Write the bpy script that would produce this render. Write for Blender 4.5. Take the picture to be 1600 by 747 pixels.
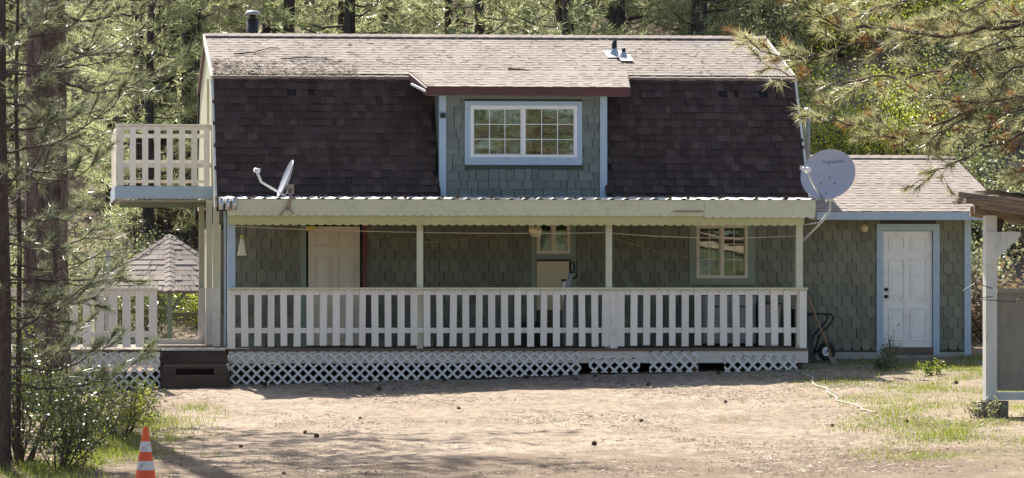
import bpy, math, random
import numpy as np
from mathutils import Vector, Matrix

for o in list(bpy.data.objects): bpy.data.objects.remove(o)
SC = bpy.context.scene
COL = SC.collection
R = math.radians

# ------------------------------------------------------------------ camera, world, sun, exposure
cam = bpy.data.cameras.new('camera'); cam_o = bpy.data.objects.new('camera', cam); COL.objects.link(cam_o)
cam.lens = 118.8; cam.sensor_width = 36; cam.shift_x = 0.25; cam.shift_y = 0.0541
cam.clip_start = 0.5; cam.clip_end = 3000
cam_o.location = (-8.79, -60.0, 1.53); cam_o.rotation_euler = (R(90), 0, R(-4))
SC.camera = cam_o
SUN = Vector((-0.17, 1.0, 1.06)).normalized()
wd = bpy.data.worlds.new('World'); SC.world = wd; wd.use_nodes = True
nt = wd.node_tree; nt.nodes.clear()
sk = nt.nodes.new('ShaderNodeTexSky'); sk.sky_type = 'NISHITA'; sk.sun_disc = False
sk.sun_elevation = math.asin(SUN.z); sk.sun_rotation = math.atan2(SUN.x, SUN.y)
sk.air_density = 0.9; sk.dust_density = 2.2; sk.ozone_density = 0.7
bg = nt.nodes.new('ShaderNodeBackground'); bg.inputs[1].default_value = 0.085
wo = nt.nodes.new('ShaderNodeOutputWorld')
nt.links.new(sk.outputs[0], bg.inputs[0]); nt.links.new(bg.outputs[0], wo.inputs[0])
sl = bpy.data.lights.new('sun', 'SUN'); sl.energy = 5.0; sl.angle = R(0.53); sl.color = (1.0, 0.95, 0.86)
so = bpy.data.objects.new('sun', sl); COL.objects.link(so)
so.rotation_euler = SUN.to_track_quat('Z', 'Y').to_euler(); so.location = (-10, 40, 60)
SC.view_settings.view_transform = 'Standard'; SC.view_settings.look = 'None'
SC.view_settings.exposure = 1.34; SC.view_settings.gamma = 1.0
SC.view_settings.use_curve_mapping = False
try:
    SC.cycles.max_bounces = 5; SC.cycles.transparent_max_bounces = 6
except Exception: pass

rng = np.random.default_rng(7)
rnd = random.Random(11)

# ------------------------------------------------------------------ materials
MATS = {}
def nodes(name):
    m = bpy.data.materials.new(name); m.use_nodes = True
    n = m.node_tree; n.nodes.clear()
    out = n.nodes.new('ShaderNodeOutputMaterial')
    MATS[name] = m
    return m, n, out
def N(n, t, **k):
    x = n.nodes.new(t)
    for a, b in k.items(): setattr(x, a, b)
    return x
def ramp(n, fac, stops):
    r = N(n, 'ShaderNodeValToRGB'); e = r.color_ramp.elements
    while len(e) < len(stops): e.new(0.5)
    for q, (p, c) in zip(e, stops): q.position = p; q.color = (*c, 1)
    n.links.new(fac, r.inputs[0]); return r.outputs[0]
def noise(n, scale, detail=4, rough=.6, vec=None, stretch=None, obj=True):
    t = N(n, 'ShaderNodeTexNoise'); t.inputs['Scale'].default_value = scale
    t.inputs['Detail'].default_value = detail; t.inputs['Roughness'].default_value = rough
    if vec is None:
        g = N(n, 'ShaderNodeNewGeometry') if not obj else N(n, 'ShaderNodeTexCoord')
        vec = g.outputs['Position'] if not obj else g.outputs['Object']
    if stretch:
        mp = N(n, 'ShaderNodeMapping'); mp.inputs['Scale'].default_value = stretch
        n.links.new(vec, mp.inputs['Vector']); vec = mp.outputs[0]
    n.links.new(vec, t.inputs['Vector'])
    return t.outputs['Fac']
def mixc(n, fac, a, b, mode='MIX'):
    m = N(n, 'ShaderNodeMix'); m.data_type = 'RGBA'; m.blend_type = mode
    for s, x in ((0, fac), (6, a), (7, b)):
        if hasattr(x, 'links') or hasattr(x, 'is_linked'): n.links.new(x, m.inputs[s])
        elif isinstance(x, tuple): m.inputs[s].default_value = (*x, 1)
        else: m.inputs[s].default_value = x
    return m.outputs[2]
def math_(n, op, a, b=0.0):
    m = N(n, 'ShaderNodeMath', operation=op)
    for i, x in enumerate((a, b)):
        if isinstance(x, (int, float)): m.inputs[i].default_value = x
        else: n.links.new(x, m.inputs[i])
    return m.outputs[0]
def bump(n, h, strength=.3, dist=.01):
    b = N(n, 'ShaderNodeBump'); b.inputs['Strength'].default_value = strength; b.inputs['Distance'].default_value = dist
    n.links.new(h, b.inputs['Height']); return b.outputs[0]
def piece_random(n):
    oi = N(n, 'ShaderNodeObjectInfo'); ge = N(n, 'ShaderNodeNewGeometry')
    s = math_(n, 'ADD', oi.outputs['Random'], ge.outputs['Random Per Island'])
    return math_(n, 'FRACT', math_(n, 'MULTIPLY', s, 7.31))
def paint(name, c1, c2, scale=3, rough=.6, bs=.15, dirt=None, dirt_amt=.5, grain=None, metallic=0, spec=.5, piece=0.0):
    """paint or wood: two near tones by noise, optional stains of their own shape, a fine relief"""
    m, n, out = nodes(name)
    p = N(n, 'ShaderNodeBsdfPrincipled'); p.inputs['Roughness'].default_value = rough; p.inputs['Metallic'].default_value = metallic
    p.inputs['Specular IOR Level'].default_value = spec
    f = noise(n, scale, 5, .65, stretch=grain)
    c = ramp(n, f, [(.3, c1), (.7, c2)])
    if dirt:
        f2 = noise(n, scale * 1.7 + 1.3, 6, .72, stretch=grain)
        k = ramp(n, f2, [(.52, (0, 0, 0)), (.68, (dirt_amt,) * 3)])
        c = mixc(n, k, c, dirt)
    if piece:
        pr = piece_random(n)
        v = math_(n, 'ADD', math_(n, 'MULTIPLY', pr, piece), 1 - piece / 2)
        hsv = N(n, 'ShaderNodeHueSaturation'); n.links.new(c, hsv.inputs['Color']); n.links.new(v, hsv.inputs['Value']); c = hsv.outputs[0]
    n.links.new(c, p.inputs['Base Color'])
    f3 = noise(n, 60, 3, .6, stretch=grain)
    n.links.new(bump(n, f3, bs, .004), p.inputs['Normal'])
    n.links.new(p.outputs[0], out.inputs[0]); return m
def shingle_mat(name, stops, rough=.95, bs=.5):
    m, n, out = nodes(name)
    p = N(n, 'ShaderNodeBsdfPrincipled'); p.inputs['Roughness'].default_value = rough; p.inputs['Specular IOR Level'].default_value = .25
    pr = piece_random(n); c = ramp(n, pr, stops)
    ge = N(n, 'ShaderNodeNewGeometry')
    g = noise(n, 90, 2, .8, vec=ge.outputs['Position']); w = noise(n, 1.1, 5, .6, vec=ge.outputs['Position'])
    c = mixc(n, .35, c, ramp(n, g, [(.3, (.25,) * 3), (.7, (.75,) * 3)]), 'OVERLAY')
    c = mixc(n, .4, c, ramp(n, w, [(.3, (.32,) * 3), (.7, (.68,) * 3)]), 'OVERLAY')
    n.links.new(c, p.inputs['Base Color']); n.links.new(bump(n, g, bs, .004), p.inputs['Normal'])
    n.links.new(p.outputs[0], out.inputs[0]); return m
def foliage(name, stops, trans=.45, rough=.42, tcol=None, spec=.6, nscale=.7):
    m, n, out = nodes(name)
    ge = N(n, 'ShaderNodeNewGeometry'); oi = N(n, 'ShaderNodeObjectInfo')
    cl = noise(n, nscale, 3, .6, vec=ge.outputs['Position'])
    f = math_(n, 'ADD', math_(n, 'MULTIPLY', ge.outputs['Random Per Island'], .5), math_(n, 'MULTIPLY', cl, .5))
    f = math_(n, 'ADD', f, math_(n, 'MULTIPLY', math_(n, 'SUBTRACT', oi.outputs['Random'], .5), .22))
    c = ramp(n, f, stops)
    p = N(n, 'ShaderNodeBsdfPrincipled'); p.inputs['Roughness'].default_value = rough; p.inputs['Specular IOR Level'].default_value = spec
    n.links.new(c, p.inputs['Base Color'])
    t = N(n, 'ShaderNodeBsdfTranslucent')
    n.links.new(mixc(n, .6, c, tcol or (.22, .28, .04)), t.inputs[0])
    mx = N(n, 'ShaderNodeMixShader'); mx.inputs[0].default_value = trans
    n.links.new(p.outputs[0], mx.inputs[1]); n.links.new(t.outputs[0], mx.inputs[2]); n.links.new(mx.outputs[0], out.inputs[0]); return m
def bark(name, c0, c1, c2, zs=.35, scale=9):
    m, n, out = nodes(name)
    p = N(n, 'ShaderNodeBsdfPrincipled'); p.inputs['Roughness'].default_value = .95
    f = noise(n, scale, 6, .7, stretch=(1, 1, zs)); g = noise(n, scale * 3.2, 4, .7, stretch=(1, 1, .5))
    c = ramp(n, f, [(.32, c0), (.5, c1), (.68, c2)])
    c = mixc(n, .5, c, ramp(n, g, [(.3, (.2,) * 3), (.7, (.8,) * 3)]), 'OVERLAY')
    n.links.new(c, p.inputs['Base Color']); n.links.new(bump(n, f, .9, .04), p.inputs['Normal'])
    n.links.new(p.outputs[0], out.inputs[0]); return m
def glass_mat(name):
    m, n, out = nodes(name)
    t = N(n, 'ShaderNodeBsdfTransparent'); t.inputs[0].default_value = (.62, .68, .64, 1)
    g = N(n, 'ShaderNodeBsdfGlossy'); g.inputs['Roughness'].default_value = .02; g.inputs[0].default_value = (.95, 1, .97, 1)
    w = noise(n, 2.2, 2, .5)
    n.links.new(bump(n, w, .05, .02), g.inputs['Normal'])
    mx = N(n, 'ShaderNodeMixShader'); mx.inputs[0].default_value = .2
    n.links.new(t.outputs[0], mx.inputs[1]); n.links.new(g.outputs[0], mx.inputs[2]); n.links.new(mx.outputs[0], out.inputs[0]); return m

GREEN_WALL = paint('green_siding', (.162, .164, .118), (.194, .195, .142), 2.0, .75, .35, dirt=(.095, .095, .07), dirt_amt=.55, grain=(1, 1, .4), piece=.38)
WALL_BASE = paint('siding_underlay', (.06, .07, .05), (.08, .09, .065), 3, .9)
DORMER = paint('dormer_siding', (.150, .170, .152), (.186, .206, .182), 2.2, .7, .3, dirt=(.11, .12, .10), dirt_amt=.4, piece=.3)
BLUE = paint('blue_trim_paint', (.36, .47, .57), (.42, .52, .60), 2.5, .55, .12, dirt=(.26, .32, .36), dirt_amt=.35)
PALEGREEN = paint('pale_green_paint', (.56, .57, .41), (.63, .63, .46), 2.2, .55, .12, dirt=(.36, .36, .22), dirt_amt=.4)
VALANCEBOUNCE = paint('valance_bounce_paint', (.46, .44, .19), (.52, .49, .23), 2.2, .6, .12, dirt=(.30, .29, .15), dirt_amt=.4)  # valance paint with yellow ground bounce mixed into its colour
GREENTRIM = paint('green_trim_paint', (.20, .25, .18), (.24, .29, .21), 2.2, .6, .12)
WHITE = paint('white_paint', (.77, .725, .64), (.83, .79, .71), 2.8, .5, .12, dirt=(.50, .42, .30), dirt_amt=.5, grain=(1, 1, .5), piece=.16)
LATWHITE = paint('lattice_white', (.70, .675, .62), (.79, .765, .71), 5, .6, .12, dirt=(.40, .34, .25), dirt_amt=.5, piece=.12)
RIMWHITE = paint('rim_board_paint', (.58, .53, .44), (.72, .69, .62), 3, .65, .2, dirt=(.34, .26, .16), dirt_amt=.6, grain=(.5, 1, 2))
VINYL = paint('white_vinyl', (.80, .80, .78), (.84, .84, .82), 3, .35, .03)
CREAMVINYL = paint('cream_vinyl', (.62, .56, .42), (.68, .62, .47), 3, .4, .04)
CREAMDOOR = paint('cream_door', (.66, .58, .43), (.70, .62, .47), 1.5, .5, .05)
WHITEDOOR = paint('white_door', (.80, .80, .76), (.84, .83, .79), 1.5, .42, .05, dirt=(.56, .52, .43), dirt_amt=.55)
CREAMPANEL = paint('cream_panel', (.60, .50, .28), (.66, .56, .33), 2, .6, .08)
REDBROWN = paint('red_brown_paint', (.13, .030, .022), (.17, .042, .03), 3, .6, .1)
MAROON = paint('maroon_fascia', (.085, .028, .03), (.11, .036, .036), 3, .6, .15, dirt=(.06, .03, .03), dirt_amt=.5)
DARKWOOD = paint('dark_stained_wood', (.045, .030, .022), (.085, .058, .042), 4, .75, .4, dirt=(.03, .02, .016), dirt_amt=.6, grain=(.3, 2, 2))
DECKWOOD = paint('deck_wood', (.12, .085, .06), (.17, .125, .09), 4, .8, .4, dirt=(.06, .045, .035), dirt_amt=.6, grain=(.3, 3, 3), piece=.3)
OLDWOOD = paint('weathered_wood', (.19, .145, .11), (.32, .25, .19), 5, .9, .8, dirt=(.05, .035, .025), dirt_amt=.8, grain=(.35, 3, 3), piece=.4)
PLY = paint('weathered_plywood', (.23, .21, .165), (.30, .275, .22), 3, .85, .4, dirt=(.10, .09, .07), dirt_amt=.5, grain=(1, 1, .35))
OLDWHITE = paint('old_white_post', (.55, .56, .52), (.66, .66, .62), 3, .7, .2, dirt=(.36, .34, .28), dirt_amt=.5, grain=(1, 1, .3))
GALV = paint('galvanised_metal', (.50, .51, .50), (.62, .63, .62), 6, .38, .06, metallic=.75)
ROOFMETAL = paint('white_roof_metal', (.60, .60, .57), (.72, .72, .68), 3, .35, .06, dirt=(.30, .25, .18), dirt_amt=.6, grain=(2, .4, 1), spec=.6)
BLACKMETAL = paint('black_metal', (.012, .012, .013), (.022, .021, .021), 5, .5, .1)
BLACKPL = paint('black_plastic', (.010, .010, .011), (.018, .018, .019), 5, .5, .08)
RUBBER = paint('rubber', (.016, .016, .016), (.026, .025, .024), 8, .8, .2)
DISHGREY = paint('dish_grey', (.33, .34, .40), (.37, .38, .44), 1.2, .45, .04, dirt=(.42, .41, .42), dirt_amt=.3)
LETTER = paint('grey_lettering', (.10, .10, .13), (.12, .12, .15), 4, .5, .02)
PIPEGREY = paint('pipe_grey', (.24, .26, .26), (.34, .36, .35), 5, .5, .1, dirt=(.2, .14, .1), dirt_amt=.4)
TAN = paint('tan_metal', (.26, .22, .18), (.34, .29, .24), 6, .6, .2, dirt=(.12, .08, .06), dirt_amt=.6)
ORANGE = paint('orange_plastic', (.80, .085, .018), (.86, .12, .025), 4, .5, .08, dirt=(.40, .11, .06), dirt_amt=.7)
REFLECT = paint('reflective_band', (.62, .60, .56), (.72, .70, .66), 4, .35, .05, dirt=(.16, .09, .07), dirt_amt=.95)
CLOTH = paint('cream_cloth', (.66, .62, .44), (.72, .68, .50), 4, .9, .2)
YELLOWTAG = paint('yellow_tag', (.62, .50, .06), (.66, .55, .1), 4, .6, .05)
CORD = paint('pale_cord', (.62, .55, .42), (.70, .62, .5), 6, .8, .1)
BROWNROPE = paint('rope_fibre', (.42, .37, .28), (.52, .46, .36), 6, .8, .1)
BROWNCORD = paint('brown_cord', (.30, .19, .10), (.36, .24, .13), 6, .8, .1)
CURTAIN = paint('curtain', (.52, .46, .32), (.60, .54, .38), 5, .9, .2, grain=(6, 1, .3))
BROWNCURT = paint('brown_curtain', (.10, .045, .028), (.13, .06, .038), 5, .9, .2, grain=(6, 1, .3))
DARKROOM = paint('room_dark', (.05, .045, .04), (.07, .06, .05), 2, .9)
GREYBOX = paint('grey_cabinet', (.30, .29, .28), (.36, .35, .33), 3, .6, .06)
CONCRETE = paint('concrete', (.30, .28, .25), (.40, .38, .34), 5, .9, .4, dirt=(.2, .17, .13), dirt_amt=.5)
HANDLE = paint('worn_handle', (.24, .15, .085), (.32, .21, .12), 5, .7, .2, grain=(1, 1, .2))
GAZGREEN = paint('gazebo_green', (.22, .27, .19), (.28, .33, .24), 3, .7, .2)
GLASS = glass_mat('window_glass')
DARKSH = shingle_mat('dark_shingles', [(0, (.052, .035, .033)), (.4, (.064, .044, .041)), (.8, (.078, .054, .049)), (.95, (.098, .069, .062)), (1, (.054, .041, .043))])
LIGHTSH = shingle_mat('light_shingles', [(0, (.235, .196, .168)), (.5, (.262, .220, .190)), (1, (.29, .245, .213))])
LIGHTUN = shingle_mat('light_underlay', [(0, (.20, .15, .14)), (1, (.24, .185, .17))])
TARPAPER = paint('tar_paper', (.010, .009, .009), (.018, .016, .016), 4, .9)
NEEDLE = foliage('pine_needles', [(.25, (.060, .075, .042)), (.5, (.12, .138, .085)), (.8, (.27, .28, .20))], .42, .38, (.36, .39, .20), .7)
NEEDLEOLIVE = foliage('olive_pine_needles', [(.25, (.095, .10, .05)), (.5, (.19, .19, .10)), (.8, (.38, .37, .25))], .48, .34, (.56, .54, .25), .8)
NEEDLEFAR = foliage('far_pine_needles', [(.25, (.070, .092, .042)), (.5, (.16, .19, .095)), (.78, (.37, .39, .245))], .60, .32, (.58, .62, .31), .9, .35)
NEEDLEDRY = foliage('dry_needles', [(.2, (.22, .10, .04)), (.8, (.36, .19, .09))], .4, .5, (.40, .18, .06), .4)
LEAF = foliage('shrub_leaves', [(.2, (.022, .036, .014)), (.5, (.048, .072, .026)), (.85, (.12, .14, .05))], .33, .32, (.20, .25, .06), .7)
LEAFYEL = foliage('yellow_green_leaves', [(.2, (.15, .18, .025)), (.8, (.32, .35, .06))], .55, .4, (.50, .54, .07), .5)
LEAFGREY = foliage('grey_green_leaves', [(.2, (.18, .20, .11)), (.8, (.36, .37, .23))], .5, .5, (.26, .28, .10), .5)
LEAFDRY = foliage('dry_brush_twigs', [(.2, (.14, .10, .07)), (.8, (.28, .22, .16))], .3, .7, (.3, .22, .12), .2)
GRASSM = foliage('grass_blades', [(.2, (.095, .130, .024)), (.55, (.175, .205, .045)), (.88, (.34, .31, .13))], .45, .5, (.30, .36, .04), .4, 1.6)
BARK = bark('ponderosa_bark', (.030, .021, .017), (.115, .082, .064), (.20, .145, .115), .22, 8)
BARKGREY = bark('grey_bark', (.022, .018, .016), (.055, .044, .038), (.10, .085, .075), .3, 10)
TWIGM = bark('twig_bark', (.045, .030, .024), (.085, .058, .045), (.13, .095, .08), .5, 20)
CONEM = paint('pine_cone_brown', (.06, .04, .028), (.11, .072, .05), 30, .9, .5)
LITTER = shingle_mat('litter_bits', [(0, (.045, .032, .024)), (.35, (.11, .078, .055)), (.7, (.22, .165, .115)), (1, (.48, .43, .36))])

def ground_mat():
    m, n, out = nodes('ground_dirt')
    p = N(n, 'ShaderNodeBsdfPrincipled'); p.inputs['Roughness'].default_value = .97; p.inputs['Specular IOR Level'].default_value = .15
    ge = N(n, 'ShaderNodeNewGeometry'); pos = ge.outputs['Position']
    a = noise(n, .55, 6, .62, vec=pos); b = noise(n, 6, 6, .7, vec=pos, stretch=(1, .5, 1)); c = noise(n, 45, 4, .75, vec=pos)
    col = ramp(n, a, [(.3, (.275, .212, .152)), (.5, (.345, .270, .200)), (.72, (.415, .335, .256))])
    col = mixc(n, .8, col, ramp(n, b, [(.3, (.25,) * 3), (.5, (.5,) * 3), (.7, (.72,) * 3)]), 'OVERLAY')
    col = mixc(n, .85, col, ramp(n, c, [(.3, (.18,) * 3), (.52, (.5,) * 3), (.75, (.78,) * 3)]), 'OVERLAY')
    # needle duff: everywhere beyond the yard, patches inside it
    sp = N(n, 'ShaderNodeSeparateXYZ'); n.links.new(pos, sp.inputs[0])
    d = noise(n, .9, 5, .7, vec=pos)
    left = math_(n, 'MULTIPLY', math_(n, 'SUBTRACT', -6.3, sp.outputs[0]), .7)
    back = math_(n, 'MULTIPLY', math_(n, 'SUBTRACT', sp.outputs[1], 3.0), .3)
    front = math_(n, 'MULTIPLY', math_(n, 'SUBTRACT', -16.4, sp.outputs[1]), .35)
    reg = math_(n, 'MAXIMUM', math_(n, 'MAXIMUM', left, back), front)
    k = math_(n, 'ADD', math_(n, 'MINIMUM', math_(n, 'MAXIMUM', reg, -.35), .5), math_(n, 'MULTIPLY', math_(n, 'SUBTRACT', d, .5), 2.6))
    kk = ramp(n, k, [(.0, (0, 0, 0)), (.45, (.75,) * 3)])
    duff = ramp(n, c, [(.3, (.10, .070, .048)), (.55, (.20, .145, .10)), (.75, (.33, .25, .18))])
    col = mixc(n, kk, col, duff)
    # dry thatch and moss where grass grows, on the right of the yard
    gx_ = math_(n, 'SUBTRACT', sp.outputs[0], math_(n, 'ADD', 4.3, math_(n, 'MULTIPLY', math_(n, 'ADD', sp.outputs[1], 8.0), .17)))
    gk = math_(n, 'ADD', math_(n, 'MINIMUM', math_(n, 'MULTIPLY', gx_, .3), .35), math_(n, 'MULTIPLY', math_(n, 'SUBTRACT', noise(n, 1.4, 5, .7, vec=pos), .5), 2.2))
    yb = math_(n, 'LESS_THAN', sp.outputs[1], 1.0)
    gk2 = math_(n, 'MULTIPLY', math_(n, 'MINIMUM', math_(n, 'MAXIMUM', gk, 0.0), .5), yb)
    col = mixc(n, gk2, col, ramp(n, c, [(.3, (.16, .14, .06)), (.7, (.33, .28, .15))]))
    n.links.new(col, p.inputs['Base Color'])
    h = math_(n, 'ADD', math_(n, 'MULTIPLY', b, .6), math_(n, 'MULTIPLY', c, .4))
    n.links.new(bump(n, h, 1.0, .07), p.inputs['Normal'])
    n.links.new(p.outputs[0], out.inputs[0]); return m
GROUND = ground_mat()

# ------------------------------------------------------------------ helpers
def link(name, me, mat, parent=None, smooth=False):
    o = bpy.data.objects.new(name, me); COL.objects.link(o)
    if mat is not None and not me.materials:
        for mm in (mat if isinstance(mat, (list, tuple)) else [mat]): me.materials.append(mm)
    if smooth: me.polygons.foreach_set('use_smooth', [True] * len(me.polygons))
    if parent is not None:
        o.parent = parent
        if parent.get('_root'): o.location = -Vector(parent['_root'])
    return o
def np_mesh(name, V, F):
    """V (n,3); F (m,k) all faces the same size"""
    V = np.asarray(V, np.float32); F = np.asarray(F, np.int32); k = F.shape[1]
    me = bpy.data.meshes.new(name)
    me.vertices.add(len(V)); me.vertices.foreach_set('co', V.ravel())
    me.loops.add(F.size); me.loops.foreach_set('vertex_index', F.ravel())
    me.polygons.add(len(F)); me.polygons.foreach_set('loop_start', np.arange(0, F.size, k, dtype=np.int32))
    me.update(calc_edges=True); return me
class MB:
    def __init__(s): s.v = []; s.f = []
    def add(s, vs, fs):
        b = len(s.v); s.v += [tuple(q) for q in vs]; s.f += [tuple(b + i for i in q) for q in fs]; return s
    def box(s, x0, x1, y0, y1, z0, z1):
        return s.hexa([(x0, y0, z0), (x1, y0, z0), (x1, y1, z0), (x0, y1, z0), (x0, y0, z1), (x1, y0, z1), (x1, y1, z1), (x0, y1, z1)])
    def hexa(s, p):
        return s.add(p, [(3, 2, 1, 0), (4, 5, 6, 7), (0, 1, 5, 4), (1, 2, 6, 5), (2, 3, 7, 6), (3, 0, 4, 7)])
    def bar(s, p, q, w, h, up=(0, 0, 1)):
        p, q = Vector(p), Vector(q); t = (q - p).normalized(); u = Vector(up)
        if abs(t.dot(u)) > .98: u = Vector((0, 1, 0))
        a = t.cross(u).normalized() * w / 2; b = a.normalized().cross(t).normalized() * h / 2
        return s.hexa([p - a - b, p + a - b, q + a - b, q - a - b, p - a + b, p + a + b, q + a + b, q - a + b])
    def prism(s, poly, y0, y1):
        """polygon in XZ pushed from y0 to y1"""
        n = len(poly); vs = [(x, y0, z) for x, z in poly] + [(x, y1, z) for x, z in poly]
        return s.add(vs, [tuple(range(n)), tuple(range(2 * n - 1, n - 1, -1))] + [(i, i + n, (i + 1) % n + n, (i + 1) % n) for i in range(n)])
    def prism_x(s, poly, x0, x1):
        n = len(poly); vs = [(x0, y, z) for y, z in poly] + [(x1, y, z) for y, z in poly]
        return s.add(vs, [tuple(range(n)), tuple(range(2 * n - 1, n - 1, -1))] + [(i, i + n, (i + 1) % n + n, (i + 1) % n) for i in range(n)])
    def tube(s, pts, r, n=8, cap=True):
        pts = [Vector(p) for p in pts]
        if isinstance(r, (int, float)): r = [r] * len(pts)
        b = len(s.v); ref = Vector((.13, .31, .94))
        for i, p in enumerate(pts):
            t = (pts[min(i + 1, len(pts) - 1)] - pts[max(i - 1, 0)]).normalized()
            if abs(t.dot(ref)) > .97: rf = Vector((1, 0, 0))
            else: rf = ref
            a = t.cross(rf).normalized(); c = a.cross(t)
            for k in range(n):
                an = 2 * math.pi * k / n
                s.v.append(tuple(p + (a * math.cos(an) + c * math.sin(an)) * r[i]))
        for i in range(len(pts) - 1):
            for k in range(n):
                k2 = (k + 1) % n
                s.f.append((b + i * n + k, b + i * n + k2, b + (i + 1) * n + k2, b + (i + 1) * n + k))
        if cap:
            s.f.append(tuple(b + k for k in range(n))[::-1]); s.f.append(tuple(b + (len(pts) - 1) * n + k for k in range(n)))
        return s
    def lathe(s, prof, c, n=24, axis=None):
        """profile of (r, h) turned round the z axis at c (or a tilted axis)"""
        b = len(s.v); q = Vector((0, 0, 1)).rotation_difference(Vector(axis).normalized()) if axis else None
        for r_, h in prof:
            for k in range(n):
                a = 2 * math.pi * k / n; v = Vector((r_ * math.cos(a), r_ * math.sin(a), h))
                if q: v = q @ v
                s.v.append(tuple(v + Vector(c)))
        for i in range(len(prof) - 1):
            for k in range(n):
                k2 = (k + 1) % n; s.f.append((b + i * n + k, b + i * n + k2, b + (i + 1) * n + k2, b + (i + 1) * n + k))
        return s
    def mesh(s, name):
        me = bpy.data.meshes.new(name); me.from_pydata(s.v, [], s.f); me.update(); return me
    def build(s, name, mat, parent=None, smooth=False): return link(name, s.mesh(name), mat, parent, smooth)
def tag(o, label=None, cat=None, group=None, kind=None):
    if label: o['label'] = label
    if cat: o['category'] = cat
    if group: o['group'] = group
    if kind: o['kind'] = kind
    return o
def thing(name, loc, label, cat, group=None):
    o = bpy.data.objects.new(name, None); COL.objects.link(o); o.location = loc; o['_root'] = list(loc); o.empty_display_size = .2
    return tag(o, label, cat, group)
def piece(name, me, mat, parent, loc, rot=(0, 0, 0), scale=(1, 1, 1)):
    o = bpy.data.objects.new(name, me); COL.objects.link(o); o.parent = parent
    off = Vector(parent['_root']) if parent.get('_root') else Vector((0, 0, 0))
    o.location = Vector(loc) - off; o.rotation_euler = rot; o.scale = scale
    if not me.materials: me.materials.append(mat)
    return o
def clip_poly(poly, region):
    """Sutherland-Hodgman against a convex counter-clockwise region"""
    out = poly
    for i in range(len(region)):
        a, b = region[i], region[(i + 1) % len(region)]
        inp, out = out, []
        if not inp: break
        side = lambda p: (b[0] - a[0]) * (p[1] - a[1]) - (b[1] - a[1]) * (p[0] - a[0])
        for j in range(len(inp)):
            p, q = inp[j], inp[(j + 1) % len(inp)]; sp_, sq = side(p), side(q)
            if sp_ >= 0: out.append(p)
            if (sp_ >= 0) != (sq >= 0):
                t = sp_ / (sp_ - sq); out.append((p[0] + t * (q[0] - p[0]), p[1] + t * (q[1] - p[1])))
    return out
def area(poly): return .5 * abs(sum(poly[i][0] * poly[(i + 1) % len(poly)][1] - poly[(i + 1) % len(poly)][0] * poly[i][1] for i in range(len(poly))))

# ------------------------------------------------------------------ ground
def sstep(t): t = np.clip(t, 0, 1); return t * t * (3 - 2 * t)
def gz(x, y):
    x = np.asarray(x, float); y = np.asarray(y, float)
    b = .026 * (np.clip(x, -12, 12) + 5.2) - .03 + .042 * (np.clip(y, -26, 2) + 2.2)
    sl_ = .11 + .33 * sstep((x + 1) / 11)
    h = np.maximum(y - 9, 0); hill = sl_ * np.minimum(h, 34) + .42 * np.maximum(h - 34, 0)
    hill = np.where(h > 140, hill - .42 * (h - 140), hill)
    wob = .35 * np.sin(x * .31 + 1.7) * np.sin(y * .23) * sstep((y - 10) / 12)
    dip = -.55 * np.exp(-(((x + 6) / 3.2) ** 2 + ((y - 11.5) / 3.0) ** 2))
    return b + hill * sstep((h) / 4) + wob + dip
def gzf(x, y): return float(gz(x, y))
def axis_pts(lo, hi, fine, far, grow=1.22):
    p = list(np.arange(lo, hi + fine / 2, fine)); a = [lo]; st = fine
    while a[-1] > -far: st *= grow; a.append(a[-1] - st)
    b = [p[-1]]; st = fine
    while b[-1] < far: st *= grow; b.append(b[-1] + st)
    return np.array(a[:0:-1] + p + b[1:])
xs = axis_pts(-10.5, 9.5, .11, 900); ys = axis_pts(-22, 1.0, .11, 900)
X, Y = np.meshgrid(xs, ys); Z = gz(X, Y)
yard = ((X > -12) & (X < 11) & (Y > -24) & (Y < 3))
mic = np.zeros_like(X)
for i in range(26):
    a = rng.uniform(0, 6.28); k = rng.uniform(1.2, 11); mic += np.sin((X * math.cos(a) + Y * math.sin(a) * .8) * k + rng.uniform(0, 6.28)) / (k ** .8)
for i in range(22):
    a = rng.uniform(0, 6.28); k = rng.uniform(9, 26); mic += .55 * np.sin((X * math.cos(a) + Y * math.sin(a)) * k + 2 * np.sin(X * rng.uniform(.5, 2)) + rng.uniform(0, 6.28)) / (k ** .45)
Z = Z + yard * mic * .0085
nx, ny = len(xs), len(ys); idx = np.arange(nx * ny).reshape(ny, nx)
F = np.stack([idx[:-1, :-1], idx[:-1, 1:], idx[1:, 1:], idx[1:, :-1]], -1).reshape(-1, 4)
gme = np_mesh('ground', np.stack([X, Y, Z], -1).reshape(-1, 3), F)
go = link('ground', gme, GROUND, None, True); tag(go, 'tan dirt yard with needle litter rising to a wooded hillside', None, None, 'structure')

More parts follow.
